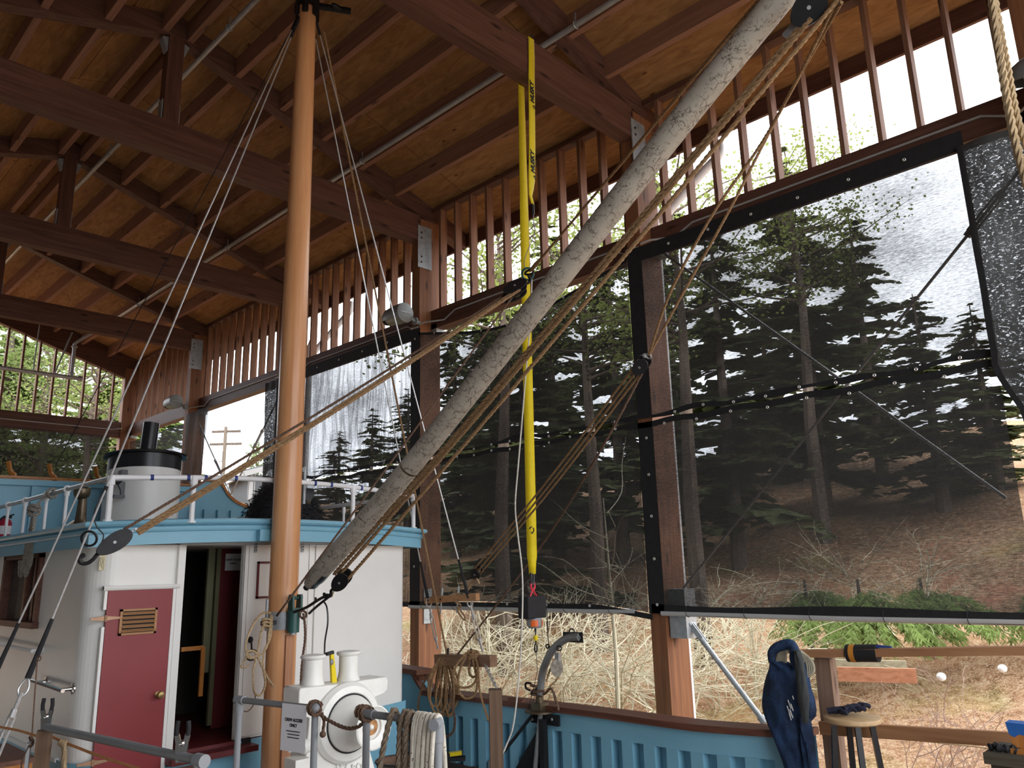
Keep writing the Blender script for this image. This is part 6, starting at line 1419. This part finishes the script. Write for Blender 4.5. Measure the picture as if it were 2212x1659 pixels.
tag(m.build('dark_line', M['rope_dk']), 'thin dark line hanging from the near port shroud to the orange cord', 'cord')
hb_ = PZ(73, 1640, .60); tb = thing('deck_box', 'brown wooden box top with an orange edge at the lower left corner', 'box', (hb_.x-.3, hb_.y+.4, 0))
x1, y0_ = hb_.x, hb_.y
MB().box(x1-.8, x1-.004, y0_+.0, y0_+.62, -.03, .585).build('body', M['varnish'], tb, 0); MB().box(x1-.82, x1+.01, y0_-.012, y0_+.63, .585, .612).build('lid', M['cap'], tb, 0)

# stool, gloves, railing, jacket and bench at the right --------------------------------------
struct('floor_platform', MB().box(4.25, 5.65, .2, 2.42, -.09, -.0), M['cap'], smooth=0)
sc_ = V((4.93, 2.07, 0)); sl = thing('bar_stool', 'round topped wooden stool with black legs beside the jacket', 'stool', sc_)
MB().lathe([(0, .708), (.150, .708), (.160, .715), (.163, .726), (.160, .738), (.150, .743), (0, .745)], sc_, n=40).build('seat', M['seatw'], sl)
legs = []
for k, a_ in enumerate((radians(35), radians(125), radians(215), radians(305))):
    tp, bt = sc_+V((.105*cos(a_), .105*sin(a_), .71)), sc_+V((.165*cos(a_), .165*sin(a_), 0)); legs.append((tp, bt))
    MB().bar(tp, bt, .030, .030, (cos(a_), sin(a_), 0)).build('leg', M['black'], sl, 0)
for k in range(4):
    f = .44 if k % 2 else .52; MB().tube([legs[k][0].lerp(legs[k][1], f), legs[(k+1) % 4][0].lerp(legs[(k+1) % 4][1], f)], .011, 8).build('rung', M['black'], sl)
    f = .80; MB().tube([legs[k][0].lerp(legs[k][1], f), legs[(k+1) % 4][0].lerp(legs[(k+1) % 4][1], f)], .011, 8).build('rung', M['black'], sl)
gv = plain('navy_knit_glove', (.012, .014, .03), .9, 0, .3, 40)
def glove(lab, c, ang, z=.748):
    t = thing('work_glove', lab, 'glove', (c[0], c[1], z)); u, w_ = V((cos(ang), sin(ang), 0)), V((-sin(ang), cos(ang), 0)); P = V((c[0], c[1], z)); m = MB()
    m.tube(cat([P-u*.075+V((0, 0, .02)), P-u*.04+V((0, 0, .024)), P+V((0, 0, .026)), P+u*.04+V((0, 0, .022))], 5), [.024]*5+[.028]*5+[.032]*5+[.026], 10, fl=.75)
    for i, (o, L) in enumerate(((-.03, .05), (-.011, .066), (.009, .062), (.027, .045))):
        q = P+u*.035+w_*o*.9+V((0, 0, .022)); m.tube(cat([q, q+u*L*.5+V((0, 0, .018)), q+u*L+w_*o*.3+V((0, 0, .004+.006*(i % 2)))], 5), [.0105]*10+[.008], 8)
    q = P-u*.01-w_*.025+V((0, 0, .022)); m.tube(cat([q, q-w_*.03+u*.015+V((0, 0, .008)), q-w_*.045+u*.04+V((0, 0, .0))], 5), [.012]*10+[.009], 8)
    m.build('glove', gv, t)
glove('navy work glove on the stool, palm toward the railing post', (4.90, 2.12), -1.1); glove('navy work glove crossed over the other on the stool', (4.95, 2.06), -.55, .762)
rx = 5.12
rl = thing('wooden_railing', 'plain wooden railing with two rails behind the stool', 'railing', (rx, 1.8, 0))
def w2(px, py, x=rx): return PX(px, py, x)
a, c = w2(1712, 1412), w2(2212, 1405); dq = (c-a)
MB().bar(a, c+dq*.25, .09, .045).build('top_rail', M['railw'], rl, 0)
p = w2(1776, 1440); MB().bar((rx+.05, p.y, -.0), (rx+.05, p.y, a.z-.02), .09, .10, (0, 1, 0)).build('post', M['railp'], rl, 0)
a2, c2 = w2(1772, 1572, rx-.03), w2(2190, 1598, rx-.03); MB().bar(a2, c2+(c2-a2)*.2, .035, .075).build('lower_rail', M['railw'], rl, 0)
q = w2(2330, 1440); MB().bar((rx+.05, q.y, -.0), (rx+.05, q.y, 1.18), .09, .10, (0, 1, 0)).build('post', M['railp'], rl, 0)
fr0, fr1 = w2(1831, 1411), w2(1897, 1411); fm = thing('foam_roll', 'black foam roll with an orange band wrapped on the top rail', 'foam roll', fr0.lerp(fr1, .5))
MB().tube([fr0, fr1], .052, 20).build('foam', M['black_matte'], fm); dz = (fr1-fr0)
MB().tube([fr0+dz*.12, fr0+dz*.30], .0535, 20, cap=False).build('orange_band', plain('orange_tape', (.55, .22, .03), .6), fm)
MB().bar(fr1+V((0, 0, .04)), fr1+dz*.45+V((0, 0, .035)), .03, .016, (0, 0, 1), .02, .008).build('blue_flap', plain('blue_plastic', (.02, .05, .22), .5), fm, 0)
# hose and jacket on the rail end
hs = MB(); c = w2(1715, 1425, rx-.02)
for k in range(4): hs.tube(cat([c+V((.01*k-.06, .12-.02*k, .0-.01*k)), c+V((-.05, .06, .055)), c+V((-.04, -.03, .055+.006*k)), c+V((-.03, -.09-.012*k, .01)), c+V((-.03, -.10-.012*k, -.06)), c+V((-.03, -.07, -.10)), c+V((-.02, -.05, -.05))], 5), .010, 7)
for k in range(6): hs.tube(cat([c+V((-.10, .10-.012*k, -.12)), c+V((-.09, .085-.013*k, -.04)), c+V((-.06, .06-.008*k, .05)), c+V((-.01, .03, .045))], 5), .009, 7)
tag(hs.build('hose_coil', plain('beige_hose', (.42, .38, .28), .7, 0, .15, 12)), 'beige hose coil hung over the left end of the top rail under the jacket', 'hose')
jk = thing('blue_jacket', 'navy blue work jacket hanging on the left end of the railing', 'jacket', w2(1700, 1520, rx-.08))
jm = plain('navy_jacket_cloth', (.012, .034, .088), .75, 0, .6, 9, bump=.7)
jm_d = plain('dark_lining_cloth', (.045, .05, .05), .85, 0, .3, 9)
def loft(m, secs, n=28, xd=rx-.10, dep=.055, sd=0):
    rows = []
    for py, l, r in secs:
        c0, c1 = w2(l, py, xd), w2(r, py, xd); cc = (c0+c1)/2; hy = (c1-c0)/2; row = []
        for i in range(n):
            a_ = 2*pi*i/n; rip = 1+.26*sin(a_*5+py*.045+sd)+.16*sin(a_*9-py*.07+sd)
            row.append(cc+hy*cos(a_)*(1+.07*sin(a_*7+py*.09))+V((-1, .15, 0))*(dep*sin(a_)*rip))
        rows.append(row+[row[0]])
    return m.grid(rows)
m = loft(MB(), [(1428, 1668, 1690), (1440, 1664, 1728), (1460, 1656, 1740), (1485, 1649, 1745), (1515, 1646, 1748), (1540, 1650, 1745), (1562, 1660, 1735), (1590, 1670, 1735), (1620, 1682, 1742), (1650, 1694, 1750), (1690, 1704, 1758)])
o = m.build('body', jm, jk, 70, False); o.modifiers.new('s', 'SUBSURF').levels = 1; o.modifiers['s'].render_levels = 1
m = MB(); q = [w2(1668, 1432, rx-.13), w2(1667, 1412, rx-.13), w2(1676, 1400, rx-.12), w2(1693, 1393, rx-.11), w2(1708, 1393, rx-.11), w2(1716, 1405, rx-.12), w2(1715, 1425, rx-.13), w2(1722, 1445, rx-.13)]
m.tube(cat(q, 5), [.022+.012*sin(pi*i/35) for i in range(36)], 10); m.build('collar', jm, jk, 70)
m = loft(MB(), [(1405, 1716, 1728), (1430, 1716, 1736), (1470, 1720, 1742), (1510, 1724, 1748), (1540, 1730, 1747), (1562, 1736, 1746)], 16, rx-.17, .02, 2); m.build('lapel', jm_d, jk, 70, False)
m = loft(MB(), [(1432, 1722, 1738), (1470, 1724, 1746), (1510, 1728, 1756), (1532, 1732, 1761), (1548, 1735, 1758), (1560, 1736, 1746)], 18, rx-.06, .045, 4); m.build('sleeve', jm, jk, 70, False)
m = loft(MB(), [(1548, 1730, 1742), (1570, 1730, 1750), (1600, 1734, 1757), (1640, 1738, 1760), (1690, 1742, 1764)], 18, rx-.11, .045, 6); m.build('sleeve', jm, jk, 70, False)
m = MB()
for px, py, L, a_ in ((1702, 1512, .05, .5), (1708, 1520, .04, .8), (1700, 1525, .06, .4), (1706, 1532, .05, .6), (1712, 1503, .02, .2), (1704, 1540, .04, 1)): p = w2(px, py, rx-.168); m.bar(p, p+V((-.004, -L*.35, -L)), .002, .008, (1, 0, 0))
m.build('paint_smear', M['rope_white'], jk, 0)
# bench with a painted block
wb = PZ(2126, 1632, .62); wb = PX(2126, 1630, 4.6); bn = thing('work_bench', 'dark weathered bench top at the lower right corner', 'bench', (wb.x, wb.y-.3, 0))
zt = wb.z+.012
MB().box(wb.x-.02, wb.x+.30, wb.y-.9, wb.y, zt-.05, zt).build('top', M['benchw'], bn, 0)
MB().box(wb.x+.01, wb.x+.10, wb.y-.10, wb.y-.02, 0, zt-.05).build('leg', M['benchw'], bn, 0); MB().box(wb.x+.02, wb.x+.06, wb.y-.9, wb.y-.10, .0, zt-.05).build('side_panel', M['cap'], bn, 0)
MB().bar((wb.x-.022, wb.y-.20, zt-.01), (wb.x-.022, wb.y-.24, zt-.01), .004, .008).bar((wb.x-.022, wb.y-.30, zt-.004), (wb.x-.022, wb.y-.36, zt-.004), .004, .01).build('paint_drip', M['trimw'], bn, 0)
pb_ = thing('painted_block', 'orange brown wooden block with blue tape at its top, on the bench', 'block', (wb.x+.12, wb.y-.25, zt))
ya = PX(2182, 1600, wb.x+.1).y; yb_2 = PX(2250, 1600, wb.x+.1).y; z1 = PX(2190, 1560, wb.x+.1).z
MB().prism([(wb.x+.07, ya-.02, zt), (wb.x+.07, yb_2, zt), (wb.x+.07, yb_2, z1), (wb.x+.07, ya, z1)], (.08, 0, 0)).build('block', M['varnish'], pb_, 0)
MB().prism([(wb.x+.0685, ya+.002, z1+.001), (wb.x+.0685, yb_2, z1+.001), (wb.x+.0685, yb_2, z1-.06), (wb.x+.0685, ya-.05, z1-.05), (wb.x+.0685, ya-.03, z1-.065), (wb.x+.0685, ya-.008, z1-.055)], (.083, 0, 0)).build('blue_tape', plain('painters_tape_blue', (.015, .11, .38), .6), pb_, 0)
MB().box(wb.x+.04, wb.x+.2, ya-.3, ya-.01, zt, zt+.025).build('foot', M['varnish'], pb_, 0)
rg = MB(); c = PX(2160, 1620, wb.x+.05); rg.tube(cat([V((c.x, c.y+.05, zt+.012)), V((c.x+.01, c.y+.02, zt+.022)), V((c.x-.01, c.y-.01, zt+.018)), V((c.x+.01, c.y-.05, zt+.02)), V((c.x, c.y-.08, zt+.01))], 5), [.012+.01*sin(i*.9)**2 for i in range(21)], 9)
tag(rg.build('rag', M['black_matte']), 'black crumpled rag on the bench beside the blue taped block', 'rag')
tag(MB().tube([PX(1700, 1570, 6.9), PX(2100, 1612, 6.9), PX(2200, 1625, 6.9)], .006, 6).build('yellow_line', M['rope_lt']), 'thin pale line strung low behind the lower rail', 'line')
